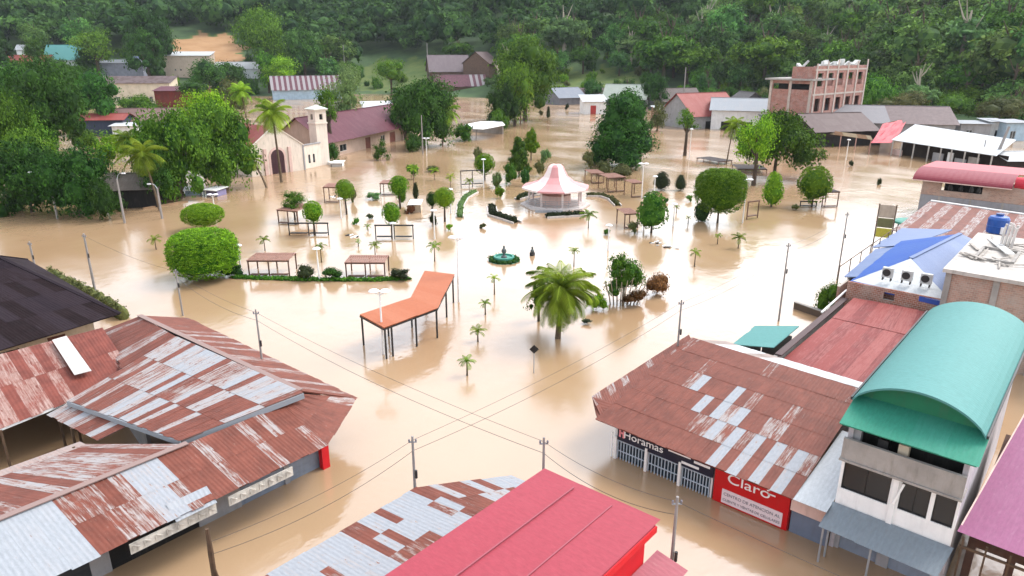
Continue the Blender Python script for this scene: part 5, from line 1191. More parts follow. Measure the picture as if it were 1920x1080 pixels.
TREES = [
 # left side of the plaza, dense riverside grove
 ("broad_tree", "big dark tree at the waterside left of the curved street lamp", 60, 398, 268, 402, 78, 'tree', 'dark', 0),
 ("broad_tree", "dark spreading tree behind the first curved street lamp", 150, 404, 280, 404, 72, 'tree', 'dark', 1),
 ("shrub", "low dark shrub standing in the water between the two left street lamps", 205, 412, 338, 410, 30, 'bush', 'dark', 0),
 ("broad_tree", "lighter green tree at the left edge above the dark waterside trees", 22, 350, 180, 320, 66, 'loose', 'mid', 0),
 ("broad_tree", "yellow green tree at the left edge over the waterside", 60, 365, 248, 330, 62, 'spread', 'mid', 1),
 ("broad_tree", "large dark tree standing over the houses at the left", 108, 300, 118, 262, 76, 'tree', 'dark', 2),
 ("broad_tree", "dark round tree at the far left under the orange roofed house", 25, 290, 125, 240, 62, 'tree', 'dark', 1),
 ("broad_tree", "dark tree in the gap left of the cream two storey block", 190, 250, 135, 215, 50, 'tree', 'dark', 0),
 ("banana_clump", "yellow green banana clump in the clearing behind the left grove", 215, 335, 250, 310, 42, 'loose', 'bright', 1),
 ("broad_tree", "bushy mid green tree in front of the banana clearing", 235, 380, 318, 372, 38, 'loose', 'mid', 2),
 ("broad_tree", "round mid green tree left of the church, the nearest of the pair", 338, 372, 212, 358, 72, 'tree', 'mid', 0),
 ("broad_tree", "dark round tree touching the left wall of the church", 425, 352, 200, 340, 70, 'tree', 'mid', 1),
 ("broad_tree", "yellow green tree crown rising behind the pair left of the church", 408, 318, 176, 280, 64, 'loose', 'bright', 0),
 ("broad_tree", "pale leafy tree beside the church bell tower", 648, 268, 150, 240, 42, 'loose', 'pale', 0),
 ("broad_tree", "thin leafy tree in front of the bell tower side of the purple roof", 622, 292, 165, 225, 22, 'loose', 'mid', 1),
 ("broad_tree", "dark dense tree behind the palm at the end of the cream school building", 795, 276, 152, 262, 66, 'tree', 'dark', 1),
 ("broad_tree", "small dark tree behind the dense tree near the porch house", 760, 262, 178, 250, 34, 'tree', 'dark', 0),
 ("broad_tree", "tall bright green tree at the far corner of the plaza", 985, 226, 78, 196, 72, 'tree', 'mid', 2),
 ("broad_tree", "dark lower tree below the tall bright green tree", 942, 240, 160, 234, 36, 'tree', 'dark', 2),
 ("broad_tree", "grey green tree right of the white canopy", 965, 236, 120, 232, 40, 'loose', 'mid', 0),
 ("mango_tree", "dense dark conical mango tree behind the gazebo", 1165, 312, 178, 308, 68, 'cone', 'dark', 0),
 ("spreading_tree", "wide spreading tree with forked trunk in the right half of the plaza", 1452, 332, 212, 305, 82, 'spread', 'mid', 0),
 ("broad_tree", "slim trunked tree with yellow green crown beside the wide spreading tree", 1412, 348, 216, 300, 42, 'loose', 'bright', 1),
 ("broad_tree", "dark tree between the bright roof and the white street pole", 1228, 205, 138, 194, 30, 'tree', 'dark', 0),
 ("shaggy_tree", "slim shaggy tree with bare stem in the water near the salmon roof", 1284, 292, 205, 240, 22, 'loose', 'mid', 2),
 ("broad_tree", "small tree in front of the pink walled house", 1232, 246, 190, 240, 22, 'loose', 'olive', 0),
 ("garden_shrub", "leafy shrub standing before the brown school door", 715, 300, 262, 300, 18, 'loose', 'mid', 0),
 ("garden_shrub", "dark shrub at the right end of the cream school wall", 775, 284, 250, 284, 20, 'bush', 'dark', 1),
 ("garden_shrub", "dark shrub at the foot of the bell tower", 622, 300, 268, 300, 20, 'bush', 'dark', 0),
 ("garden_shrub", "bushy green shrub right of the school palm", 868, 264, 232, 264, 24, 'bush', 'mid', 0),
 ("broad_tree", "bright bush like tree near the striped roof house", 532, 178, 106, 152, 34, 'loose', 'bright', 0),
 ("broad_tree", "dark hedge like tree row right of the cream hall", 395, 182, 112, 160, 46, 'bush', 'dark', 0),
 ("broad_tree", "dark tree behind the small blue block on the hillside", 285, 172, 58, 125, 42, 'tree', 'dark', 1),
 ("broad_tree", "mid green tree between the teal roof and the grey blue house", 190, 162, 58, 112, 44, 'loose', 'mid', 1),
 ("broad_tree", "big pale green tree right of the bare earth clearing", 502, 152, 22, 112, 56, 'loose', 'mid', 0),
 ("broad_tree", "dark tree beside the pale green tree above the striped roof", 575, 165, 55, 128, 40, 'tree', 'dark', 2),
 ("broad_tree", "tall dark tree left of the bare earth clearing", 295, 150, 20, 100, 48, 'tree', 'dark', 0),
 ("broad_tree", "bushy tree behind the dark red sheet shed", 372, 215, 150, 178, 36, 'bush', 'dark', 2),
 ("broad_tree", "tree between the dark red shed and the church palm", 440, 240, 150, 212, 34, 'loose', 'olive', 0),
 ("broad_tree", "yellow green bush in front of the cream block with tall windows", 262, 226, 178, 212, 42, 'bush', 'mid', 1),
 ("broad_tree", "low bright tree at far left below the teal roof", 120, 190, 108, 150, 40, 'tree', 'dark', 2),
 ("broad_tree", "loose tree over the white kiosk behind the left street palm", 300, 386, 285, 352, 34, 'loose', 'dark', 0),
 ("broad_tree", "mid green tree between the far left edge and the big dark tree", 78, 330, 215, 300, 44, 'loose', 'mid', 1),
 ("broad_tree", "dark leafy tree at far left between the two orange roofs", 60, 232, 112, 190, 50, 'tree', 'dark', 2),
 ("broad_tree", "dark tree hiding the left end of the cream two storey block", 158, 226, 125, 190, 36, 'loose', 'mid', 0),
 ("broad_tree", "low leafy tree before the slate blue wall house", 165, 292, 238, 282, 30, 'bush', 'mid', 0),
 ("broad_tree", "bush between the white annex and the round tree pair", 270, 300, 250, 290, 24, 'bush', 'bright', 1),
 ("broad_tree", "tree standing between the white hut and the teal roof", 76, 150, 72, 112, 24, 'loose', 'mid', 2),
 ("broad_tree", "dark tree at the extreme upper left corner of the town", 12, 150, 70, 125, 30, 'tree', 'dark', 1),
 ("broad_tree", "palm like dark tree right of the striped roof house", 655, 200, 120, 178, 30, 'loose', 'pale', 1),
 ("broad_tree", "leafy tree left of the wide purple grey roof", 735, 178, 112, 150, 34, 'bush', 'bright', 1),
 ("broad_tree", "small tree right of the white canopy before the grey green tree", 935, 250, 205, 244, 22, 'bush', 'mid', 2),
 ("broad_tree", "dark shrub tree behind the far corner porch shop", 1110, 192, 150, 180, 22, 'bush', 'dark', 1),
 ("broad_tree", "olive shrub row behind the right market sheds, left part", 1690, 226, 172, 212, 44, 'bush', 'olive', 0),
 ("broad_tree", "olive shrub row behind the right market sheds, middle part", 1780, 232, 176, 218, 46, 'bush', 'mid', 1),
 ("broad_tree", "olive shrub row behind the right market sheds, right part", 1870, 236, 180, 222, 48, 'bush', 'olive', 2),
 ("broad_tree", "bushy tree behind the right corner of the brick ruin", 1640, 218, 140, 204, 40, 'bush', 'mid', 0),
 ("broad_tree", "bushy tree left of the brick ruin above the salmon roof", 1395, 190, 118, 172, 40, 'bush', 'mid', 1),
 ("broad_tree", "leafy tree above the dark brown roofed hut", 1320, 186, 118, 168, 36, 'bush', 'mid', 2),
 ("clipped_bush", "mid green round bush in front of the cone bushes behind the gazebo", 958, 346, 306, 344, 17, 'bush', 'mid', 0),
 ("clipped_bush", "bright low bush left of the gazebo roof by the dark frame", 936, 372, 348, 370, 12, 'bush', 'bright', 1),
 ("clipped_bush", "dark brown bush cluster behind the leftmost cone bush", 896, 300, 276, 300, 12, 'bush', 'olive', 0),
 ("clipped_bush", "grey bush right of the tallest cone behind the gazebo", 1022, 312, 280, 310, 13, 'bush', 'pale', 2),
 ("small_tree", "bushy little tree in front of the cream school near the water", 776, 336, 308, 332, 14, 'bush', 'mid', 2),
 ("clipped_bush", "low leafy mound in the water before the cream school", 812, 322, 310, 322, 15, 'bush', 'olive', 1),
 ("clipped_bush", "grey green mound left of the ball tree with the smaller bush", 700, 374, 360, 374, 18, 'bush', 'pale', 0),
 ("broad_tree", "leafy tree between the teal roofed house and the long grey blue house", 172, 160, 92, 140, 26, 'tree', 'dark', 0),
 ("broad_tree", "mid green tree below the teal roofed house", 118, 172, 118, 158, 34, 'tree', 'mid', 1),
 ("broad_tree", "round tree before the red tiled house at far left", 40, 170, 116, 158, 36, 'tree', 'dark', 2),
 ("broad_tree", "dark tree between the cream hall and the small blue block", 300, 172, 100, 150, 20, 'tree', 'dark', 1),
 ("broad_tree", "dark leafy tree in front of the low pale house below the clearing", 440, 176, 118, 164, 34, 'tree', 'dark', 0),
 ("broad_tree", "tall leafy tree left of the striped purple and white roof", 505, 176, 98, 160, 28, 'loose', 'mid', 1),
 ("clipped_bush", "low dark shrub by the left end of the open black frame in mid plaza", 694, 410, 400, 410, 9, 'bush', 'hedge', 1),
 ("clipped_bush", "little green shrub below the tree ball nearest the church side", 668, 420, 408, 420, 8, 'bush', 'mid', 0),
 ("clipped_bush", "little bright shrub left of the curved grey hedge", 842, 432, 420, 432, 8, 'bush', 'bright', 2),
 ("clipped_bush", "low olive shrub at the left of the dark planter hedge", 905, 428, 418, 428, 9, 'bush', 'olive', 0),
 ("clipped_bush", "small green shrub right of the gazebo hedge palm", 1138, 440, 429, 440, 9, 'bush', 'mid', 1),
 ("clipped_bush", "low green shrub between the two dark bushes and the big square tree", 1292, 378, 366, 378, 8, 'bush', 'mid', 2),
 ("clipped_bush", "tiny shrub in the water below the conical dark bush", 1248, 380, 371, 380, 7, 'bush', 'dark', 0),
 ("clipped_bush", "low shrub at the foot of the large bright clipped tree", 1490, 394, 382, 394, 9, 'bush', 'olive', 1),
 # plaza trees
 ("clump_tree", "green tree with many thin pale stems beside the reddish bush in the plaza", 1168, 568, 474, 552, 42, 'tree', 'mid', 1),
 ("small_tree", "loose crooked little tree over the brown pergola left of the plaza", 553, 412, 358, 392, 30, 'loose', 'mid', 1),
 ("small_tree", "small leafy tree at the left foot of the big coconut palm", 1010, 602, 520, 578, 26, 'loose', 'mid', 2),
 ("topiary_tree", "big square clipped tree beside the tall white lamp post", 1345, 418, 318, 396, 48, 'drum', 'bright', 0),
 ("topiary_tree", "large clipped egg shaped tree with a lamp post before it", 1221, 436, 360, 428, 31, 'egg', 'mid', 1),
 ("topiary_tree", "round light clipped tree between the two large right hand topiaries", 1446, 388, 323, 384, 20, 'egg', 'bright', 2),
 ("topiary_tree", "large bright clipped tree at the right end of the plaza", 1522, 388, 312, 378, 32, 'ball', 'bright', 1),
 ("topiary_tree", "flat clipped disc tree on a thin stem above the biggest hedge dome", 384, 432, 381, 424, 39, 'ball', 'bright', 3),
 ("hedge_dome", "biggest clipped bright green dome bush at the left plaza corner", 388, 520, 430, 518, 65, 'drum', 'bright', 4),
 ("topiary_tree", "clipped ball tree nearest the church side, in front of the first pergola", 650, 402, 337, 375, 18, 'ball', 'bright', 0),
 ("topiary_tree", "clipped ball tree over the white framed double pergola on the left", 590, 440, 377, 418, 19, 'ball', 'bright', 1),
 ("topiary_tree", "clipped ball tree with a smaller bush growing below it", 750, 392, 330, 366, 20, 'ball', 'bright', 2),
 ("topiary_tree", "clipped ball tree above the open black frame in mid plaza", 736, 448, 380, 421, 18, 'ball', 'bright', 3),
 ("topiary_tree", "clipped ball tree left of the curved side hedge", 834, 416, 352, 390, 20, 'ball', 'bright', 0),
 ("topiary_tree", "small dark clipped ball touching the brighter ball tree", 811, 408, 360, 388, 11, 'ball', 'dark', 1),
 ("topiary_tree", "clipped ball tree at the left of the bushes behind the gazebo", 909, 338, 288, 327, 20, 'ball', 'bright', 1),
 ("topiary_tree", "tallest clipped cone in the bushes behind the gazebo", 973, 330, 258, 320, 23, 'cone', 'mid', 1),
 ("topiary_tree", "clipped cone at the right of the bushes behind the gazebo", 996, 300, 241, 284, 17, 'cone', 'bright', 0),
 ("clipped_bush", "dark conical bush sitting in the water right of the brown benches", 1240, 356, 322, 356, 16, 'egg', 'hedge', 0),
 ("clipped_bush", "dark oval bush sitting in the water beside the conical one", 1275, 357, 328, 357, 11, 'egg', 'hedge', 1),
 ("clipped_bush", "round dark green bush under the big square clipped tree", 1316, 415, 380, 416, 17, 'ball', 'dark', 2),
 ("clipped_bush", "green bush at the street edge left of the blue roofed house", 1555, 590, 529, 588, 30, 'bush', 'mid', 1),
 ("clipped_bush", "low bright green bush half drowned right of the coconut palm", 1118, 582, 550, 582, 23, 'bush', 'bright', 0),
 ("clipped_bush", "dark little bush below the ball tree near the church side", 663, 380, 352, 378, 8, 'bush', 'olive', 0),
 ("clipped_bush", "small bright bush in front of the ball tree in mid plaza", 753, 384, 352, 380, 10, 'ball', 'bright', 2),
 ("clipped_bush", "dark upright bush behind the white post in mid plaza", 812, 424, 400, 424, 10, 'bush', 'hedge', 1),
 ("clipped_bush", "dark cypress like bush beside the ball tree in mid plaza", 780, 374, 342, 374, 6, 'egg', 'hedge', 2),
 ("clipped_bush", "brownish bush in front of the white kiosks in mid plaza", 770, 400, 384, 400, 12, 'bush', 'red', 0),
 ("clipped_bush", "reddish bush beside the many stemmed tree", 1232, 552, 512, 552, 26, 'bush', 'red', 1),
 ("clipped_bush", "low reddish brown bush in front of the many stemmed tree", 1190, 572, 540, 572, 28, 'bush', 'red', 2),
 ("clipped_bush", "dark bush at the right end of the front hedge island", 749, 524, 502, 524, 24, 'bush', 'hedge', 0),
 ("clipped_bush", "dark bush pair left of the white post on the front hedge island", 573, 524, 496, 524, 20, 'bush', 'hedge', 1),
 ("clipped_bush", "dark bush right of the white post on the front hedge island", 622, 524, 498, 524, 22, 'bush', 'dark', 2),
 ("clipped_bush", "dark bush tucked at the right foot of the biggest dome bush", 436, 518, 496, 520, 24, 'bush', 'dark', 0),
 ("clipped_bush", "grey green bush behind the gazebo left side", 932, 352, 322, 350, 13, 'bush', 'pale', 0),
 ("clipped_bush", "dark bush between the gazebo roof and the cone bushes", 985, 348, 314, 346, 12, 'bush', 'dark', 1),
 ("clipped_bush", "small bush beside the gazebo roof peak", 1012, 330, 300, 326, 12, 'bush', 'olive', 1),
 ("clipped_bush", "olive bush left of the brown bench group", 1103, 318, 285, 316, 14, 'bush', 'olive', 2),
 ("clipped_bush", "brownish dry bush above the brown bench group", 1132, 328, 302, 330, 20, 'bush', 'olive', 0),
 ("clipped_bush", "dry bush under the mango tree by the benches", 1165, 335, 308, 334, 24, 'bush', 'olive', 1),
 ("clipped_bush", "low bush hugging the water at the right of the egg shaped tree", 1186, 438, 416, 438, 12, 'bush', 'olive', 2),
 ("drowned_bush", "lonely dark bush top in the water, the nearer of two by the market", 1648, 346, 334, 346, 6, 'bush', 'hedge', 0),
 ("drowned_bush", "lonely dark bush top in the water, the one closest to the market front", 1595, 312, 300, 312, 6, 'bush', 'hedge', 1),
 ("drowned_bush", "small dark bush top in the far flooded street", 1063, 205, 194, 205, 5, 'bush', 'hedge', 0),
 ("cypress", "thin dark cypress standing in the far flooded street", 1028, 224, 200, 222, 4, 'egg', 'hedge', 1),
 ("drowned_bush", "brown bush top left of the thin cypress", 1014, 216, 206, 216, 6, 'bush', 'olive', 1),
 ("drowned_bush", "dark floating mat of leaves right of the coconut palm foot", 1099, 607, 597, 607, 12, 'bush', 'hedge', 2),
]
for T in TREES:
    nm, lb, u, vb, vt, vbot, hw, st, co, va = T
    kw = {}
    if st in ('ball', 'egg', 'drum'): kw = dict(leaf=.080, n=5600) if hw < 35 else dict(leaf=.058, n=22000)
    elif hw > 55: kw = dict(leaf=.070, n=10000)
    elif hw < 15: kw = dict(leaf=.16, n=900)
    elif hw < 30: kw = dict(leaf=.12, n=1800)
    tk = nm not in ("clipped_bush", "drowned_bush", "hedge_dome", "cypress", "garden_shrub", "shrub", "banana_clump")
    t = tree_px(nm, lb, u, vb, vt, vbot, hw, st, co, va, trunk=tk, cat="tree" if tk else "bush", r=.14 if nm == "topiary_tree" else None, bark=PALEBARK if nm == "clump_tree" else None, **kw)
    if nm == "clump_tree":
        rs = np.random.RandomState(8); mb = MB(); p = P(1168, 568); k = mpp(p)
        for q in range(9):
            a = -1.6 + q * .4; b = Vector((RT[0], RT[1], 0)) * (a * .6); tp = Vector((RT[0], RT[1], 0)) * (a * 1.25) - Vector((HV[0], HV[1], 0)) * (1.9 - .1 * abs(q - 4))
            mb.tube([b + Vector((0, 0, -1.6)), b.lerp(tp, .4) + Vector((0, 0, .8)), tp + Vector((0, 0, 2.6 + .2 * (q % 3)))], [.08, .06, .03], 6)
        mb.build("stem_cluster", PALEBARK, t)

def bank_bushes():
    rs = np.random.RandomState(77); n = 0
    sp = [crown('bush', c, v, .16, 700) for c, v in (('mid', 0), ('bright', 1), ('dark', 2), ('olive', 0))]
    lab = ["low mid green bush on the grassy bank at the foot of the forest", "low bright bush on the grassy bank at the foot of the forest", "low dark bush on the grassy bank at the foot of the forest", "low olive bush on the grassy bank at the foot of the forest"]
    for q in range(9000):
        t = rs.uniform(-.74, .74); w = rs.uniform(228, 470); x, y = HV * w + RV * (t * w); z = ground_z(x, y)
        if z < .15 or z > 32: continue
        u, v = px((x, y, z))
        if 318 < u < 462 and 55 < v < 135: continue
        if 680 < u < 800 and 118 < v < 160 and rs.rand() < .75: continue
        if 1060 < u < 1190 and 138 < v < 172 and rs.rand() < .75: continue
        if z > 6 and not (u < 490 or 665 < u < 930 or 1035 < u < 1320 or 1390 < u < 1620): continue
        if any((x - a) ** 2 + (y - b) ** 2 < (r + 3) ** 2 for a, b, r in HOUSES): continue
        k = int(rs.choice(4, p=[.4, .2, .25, .15])); r = rs.uniform(1.8, 4.6) * (1.25 if u < 490 else 1)
        t_ = thing("bank_bush", lab[k], "bush", (x, y, z), rs.uniform(0, 6.2), "bushes on the bank below the forest")
        c = link("crown", sp[k], t_); c.location = (0, 0, r * .5); c.scale = (r, r, r * rs.uniform(.7, 1.1)); n += 1
        if n >= 280: break
bank_bushes()

# ------------------------------------------------------------------ palms
def palm_crown(seed, nf, droop=1.0, segs=16, fl=.34, young=False):
    rs = np.random.RandomState(seed); V, F, A = [], [], []
    for i in range(nf):
        az = 2 * math.pi * (i * .381966) + rs.uniform(-.2, .2); q = i / max(1, nf - 1)
        el = R(88 - 138 * q * (1 if not young else .62)) + rs.uniform(-.12, .12); L = rs.uniform(.85, 1.08) * (.8 + .2 * math.sin(math.pi * q))
        hd = Vector((math.cos(az), math.sin(az), 0)); p = Vector((0, 0, 0)); pts = [p]; ds = []
        for s in range(segs):
            e = max(R(-88), el - droop * R(72) * ((s + 1) / segs) ** 1.5)
            d = hd * math.cos(e) + Vector((0, 0, 1)) * math.sin(e); ds.append(d); p = p + d * (L / segs); pts.append(p)
        base = rs.uniform(.2, .95)
        for s in range(segs):
            d = ds[s]; side = d.cross(Vector((0, 0, 1)))
            side = side.normalized() if side.length > 1e-3 else Vector((-math.sin(az), math.cos(az), 0))
            f = (s + .5) / segs; ll = fl * (math.sin(math.pi * min(1, f * .85 + .12)) ** .7)
            for sg in (-1, 1):
                for h in (0, .5):
                    o = pts[s] + d * (L / segs * h); tip = o + (side * sg * .72 + d * .62 + Vector((0, 0, -.35 - .35 * f))) * ll * rs.uniform(.85, 1.1)
                    w = d * (L / segs * .20); m = o.lerp(tip, .5) + Vector((0, 0, .02))
                    b = len(V); V += [o - w * .6, o + w * .6, m + w * .8, tip, m - w * .8]; F.append((b, b + 1, b + 2, b + 3, b + 4)); A.append(min(1, max(0, base + rs.uniform(-.2, .2))))
            b = len(V); w = side * (.012 * (1 - .7 * f)); V += [pts[s] - w, pts[s] + w, pts[s + 1] + w, pts[s + 1] - w]; F.append((b, b + 1, b + 2, b + 3)); A.append(.9)
    me = bpy.data.meshes.new("crown"); me.from_pydata([tuple(v) for v in V], [], F)
    at = me.attributes.new("val", 'FLOAT', 'FACE'); at.data.foreach_set("value", A); me.materials.append(L_PALM); return me
PALMS = {'big': palm_crown(1, 72, 1.15, 26, .24), 'mid': palm_crown(2, 30, 1.05, 14, .34), 'mid2': palm_crown(5, 26, 1.1, 14, .34), 'small': palm_crown(3, 10, 1.25, 9, .36, True), 'small2': palm_crown(4, 8, 1.35, 9, .36, True), 'small3': palm_crown(7, 12, 1.1, 9, .34, True)}
def palm_px(name, label, u, vb, uc, vc, hw, kind, group=None, tr=.16, bark=None):
    p = P(u, vb); k = mpp(p); cz = ZV(p, vc); off = RT * (uc - u) * k
    t = thing(name, label, "palm", (p.x, p.y, 0), 0, group)
    mb = MB(); o = Vector((off[0], off[1], 0))
    mb.tube([(0, 0, -1.6), (0, 0, 0), o * .25 + Vector((0, 0, cz * .35)), o * .6 + Vector((0, 0, cz * .7)), o + Vector((0, 0, cz))], [tr * 1.5, tr * 1.25, tr, tr * .85, tr * .7], 8)
    mb.build("trunk", bark or M("palm_bark", (.20, .155, .11), .9, .3, 4), t, smooth=True)
    c = link("crown", PALMS[kind], t); c.location = (off[0], off[1], cz); s = hw * k; c.scale = (s, s, s); c.rotation_euler = (0, 0, (u * 3.1 + vb) % 6.28)
    return t
palm_px("coconut_palm", "largest coconut palm standing in the water in the middle of the plaza", 1046, 634, 1052, 545, 86, 'big', tr=.20)
palm_px("coconut_palm", "tall palm in front of the church door", 528, 342, 524, 212, 46, 'mid', tr=.2)
palm_px("coconut_palm", "palm at the left waterside beside the brown steep roofed shelter", 300, 396, 285, 290, 48, 'mid2')
palm_px("coconut_palm", "palm at the end of the cream school building", 830, 272, 836, 208, 38, 'mid')
palm_px("coconut_palm", "palm between the shaggy tree and the wide spreading tree", 1362, 308, 1369, 236, 30, 'mid2', tr=.13)
palm_px("coconut_palm", "palm rising behind the church roof", 470, 270, 464, 172, 30, 'mid2')
palm_px("coconut_palm", "pale palm below the tall bright green tree at the far corner", 976, 235, 976, 165, 30, 'mid')
palm_px("coconut_palm", "palm over the roofs at far left of the grove", 262, 372, 256, 262, 34, 'mid')
palm_px("coconut_palm", "palm leaning out left of the church wall", 500, 352, 478, 300, 26, 'mid2')
SP = [(497, 470, 450, 17, 'small', "young palm standing behind the first front pergola"), (603, 492, 462, 15, 'small2', "young palm directly behind the white post of the front hedge"),
 (704, 486, 460, 16, 'small3', "young palm just below the open black frame in mid plaza"), (815, 490, 462, 19, 'small', "young palm behind the white post in mid plaza"),
 (927, 552, 522, 16, 'small2', "young palm below the round fountain island, farthest of its row of four"), (910, 590, 569, 17, 'small', "young palm second from the fountain in its row of four"),
 (896, 640, 621, 21, 'small3', "young palm third from the fountain in its row of four"), (876, 704, 678, 23, 'small', "young palm nearest to the bottom in the row of four below the fountain"),
 (293, 468, 449, 17, 'small2', "young palm alone in the water left of the biggest dome bush"), (1103, 428, 404, 22, 'small3', "young bushy palm at the right front of the gazebo hedge"),
 (1302, 500, 474, 16, 'small2', "young palm with long bare stem near the white floating debris"), (1384, 466, 446, 19, 'small', "young palm below the tall white lamp post, the larger of two"),
 (1345, 458, 442, 11, 'small2', "small young palm left of the larger one below the tall white lamp"), (1076, 500, 470, 15, 'small', "young palm peeping out behind the big coconut palm crown"),
 (776, 350, 316, 15, 'small3', "young palm near the school side of the plaza"), (815, 338, 320, 14, 'small', "bushy young palm beside the open dark frame left of the gazebo"),
 (845, 352, 332, 14, 'small2', "young palm between the ball tree and the dark frame"), (690, 432, 424, 10, 'small', "drowned young palm left of the open black frame, only the leaves out"),
 (1268, 400, 388, 10, 'small2', "tiny young palm between the egg tree and the big square tree"), (880, 360, 340, 13, 'small3', "young palm inside the dark frame left of the gazebo"),
 (672, 462, 452, 9, 'small2', "drowned young palm between the two front pergolas, far row"), (1290, 420, 408, 8, 'small', "tiny drowned palm left of the round dark green bush")]
for u, vb, vc, hw, kd, lb in SP: palm_px("young_palm", lb, u, vb, u, vc, hw, kd, "young palms planted in the plaza", .06)

# ------------------------------------------------------------------ pergolas, benches, frames
PERGW = M("pergola_wood", (.21, .13, .10), .8, .25, 3); SLATM = M("pergola_slat", (.33, .20, .16), .8, .25, 3); BLACKM = M("black_frame", (.025, .022, .025), .6, .2, 2)
def pergola(label, u0, u1, vr, vb, covered=True, dv=15, delta=0.0, bench=True, wood=None, name="pergola", slat=None):
    um = (u0 + u1) / 2; p = P(um, vb); k = mpp(p); L = (u1 - u0) * k; zt = ZV(p, vr)
    sn = CH / (Vector((0, 0, CH)) - p).length; W = max(.5, dv * k / sn) if covered else .9
    t = thing(name, label, "pergola", (p.x, p.y, 0), YAW + delta, "pergolas and bench frames in the plaza"); wd = wood or PERGW
    n = 3 if L > 2.6 else 2
    for i in range(n):
        x = -L / 2 + L * i / (n - 1)
        for y in ((0, W) if covered else (0,)):
            mb = MB(); mb.box(x - .06, x + .06, y - .06, y + .06, -1.6, zt - .05); mb.build("post", wd, t)
    mb = MB(); mb.box(-L / 2 - .1, L / 2 + .1, -.07, .07, zt - .05, zt + .12)
    if covered: mb.box(-L / 2 - .1, L / 2 + .1, W - .07, W + .07, zt - .05, zt + .12)
    mb.build("beam", wd, t)
    if covered:
        mb = MB(); m = max(6, int(L / .22))
        for i in range(m): x = -L / 2 - .1 + (L + .2) * (i + .5) / m; mb.box(x - .085, x + .085, -.22, W + .22, zt + .122, zt + .17)
        mb.build("slatted_roof", slat or SLATM, t)
    if bench:
        mb = MB(); z = max(.12, zt * .16) if not covered else .1
        for i in range(n - 1):
            x0 = -L / 2 + L * i / (n - 1) + .15; x1 = -L / 2 + L * (i + 1) / (n - 1) - .15
            mb.box(x0, x1, -.2, .25, z, z + .1)
        mb.build("bench_seat", wd, t)
    return t
pergola("brown roofed pergola right of the biggest dome bush", 468, 543, 490, 517, True, 13)
pergola("brown roofed pergola standing on the front hedge island", 650, 722, 494, 520, True, 13)
pergola("grey brown roofed pergola under the loose crooked tree", 520, 562, 396, 420, True, 13, -.3)
pergola("open black double frame below the ball tree on the left", 543, 616, 419, 441, False, wood=BLACKM, name="bench_frame")
pergola("open black double frame in mid plaza below a ball tree", 705, 775, 423, 448, False, wood=BLACKM, name="bench_frame")
pergola("pale roofed pergola behind the ball tree nearest the church side", 609, 636, 352, 380, True, 7)
pergola("pale roofed pergola left of the ball tree with the smaller bush", 714, 742, 345, 366, True, 6)
pergola("tall open dark frame between the ball tree and the cone bushes", 864, 908, 320, 350, False, wood=BLACKM, name="bench_frame", delta=.3)
pergola("brown bench shelter at the far left of the bench group under the mango tree", 1108, 1132, 326, 344, True, 7, .2)
pergola("brown bench shelter in the middle of the bench group under the mango tree", 1138, 1172, 334, 360, True, 8, .3)
pergola("brown bench shelter nearest the lamp in the bench group", 1183, 1204, 344, 370, True, 6, .3)
pergola("small brown shelter left of the egg shaped clipped tree", 1170, 1196, 402, 428, True, 10, .2)
pergola("brown frame shelter right of the tall white lamp post", 1396, 1424, 378, 410, False, wood=PERGW, delta=.5)
pergola("dark drowned shelter roof beside the thin palm, nearly afloat", 1342, 1376, 303, 308, True, 8, .5, False, slat=M("dark_slat", (.12, .10, .10), .8, .2, 3))
pergola("dark drowned shelter roof below the spreading tree, nearly afloat", 1384, 1436, 318, 324, True, 8, -.1, False, slat=M("dark_slat", (.12, .10, .10)))
pergola("dark roofed shelter beside the large bright clipped tree", 1540, 1570, 361, 388, True, 8, .1, slat=M("dark_slat", (.12, .10, .10)))
pergola("black bench frame under the large bright clipped tree", 1500, 1530, 378, 388, False, wood=BLACKM, name="bench_frame")

# the long orange shelter with a bend
def orange_shelter():
    z = 2.65; t = thing("bent_shelter", "long bent shelter with flat orange roof on dark posts near the front of the plaza", "shelter", (-42, 35, 0))
    A, B, C, D, E, F_ = [P(u, v, z) for u, v in ((675, 591), (770, 558), (796, 508), (851, 515), (823, 577), (718, 617))]
    A, F_ = Vector((-42.35, 30.3, z)), Vector((-38.8, 29.8, z)); E = Vector((-38.9, 35.3, z))
    OR = Mroof("orange_sheet", (.34, .105, .048), (.29, .085, .04), (.37, .15, .085), corr=.5, streak=.2, bmp=.05)
    sheets("roof", tuple(F_), tuple(E), tuple(B), tuple(A), OR, t, None, 1.1, 5, .10, 301)
    sheets("roof", tuple(E), tuple(D), tuple(C), tuple(B), OR, t, None, 1.1, 5, .10, 302)
    mb = MB(); P6 = [A, B, C, D, E, F_]
    for a, b in zip(P6, P6[1:] + P6[:1]): mb.bar(a - Vector((0, 0, .17)), b - Vector((0, 0, .17)), .09, .13)
    mb.build("edge_beam", STEEL, t, world=True)
    ins = lambda p, q=.06: p.lerp(Vector((-42, 35, z)), q)
    for p in (A, F_, E.lerp(F_, .42), E, D, E.lerp(D, .55), B.lerp(A, .5), B, C, F_.lerp(E, .12)):
        q = ins(p, .03); mb = MB(); mb.box(q.x - .055, q.x + .055, q.y - .055, q.y + .055, -1.6, z - .1); mb.build("post", STEEL, t, world=True)
orange_shelter()

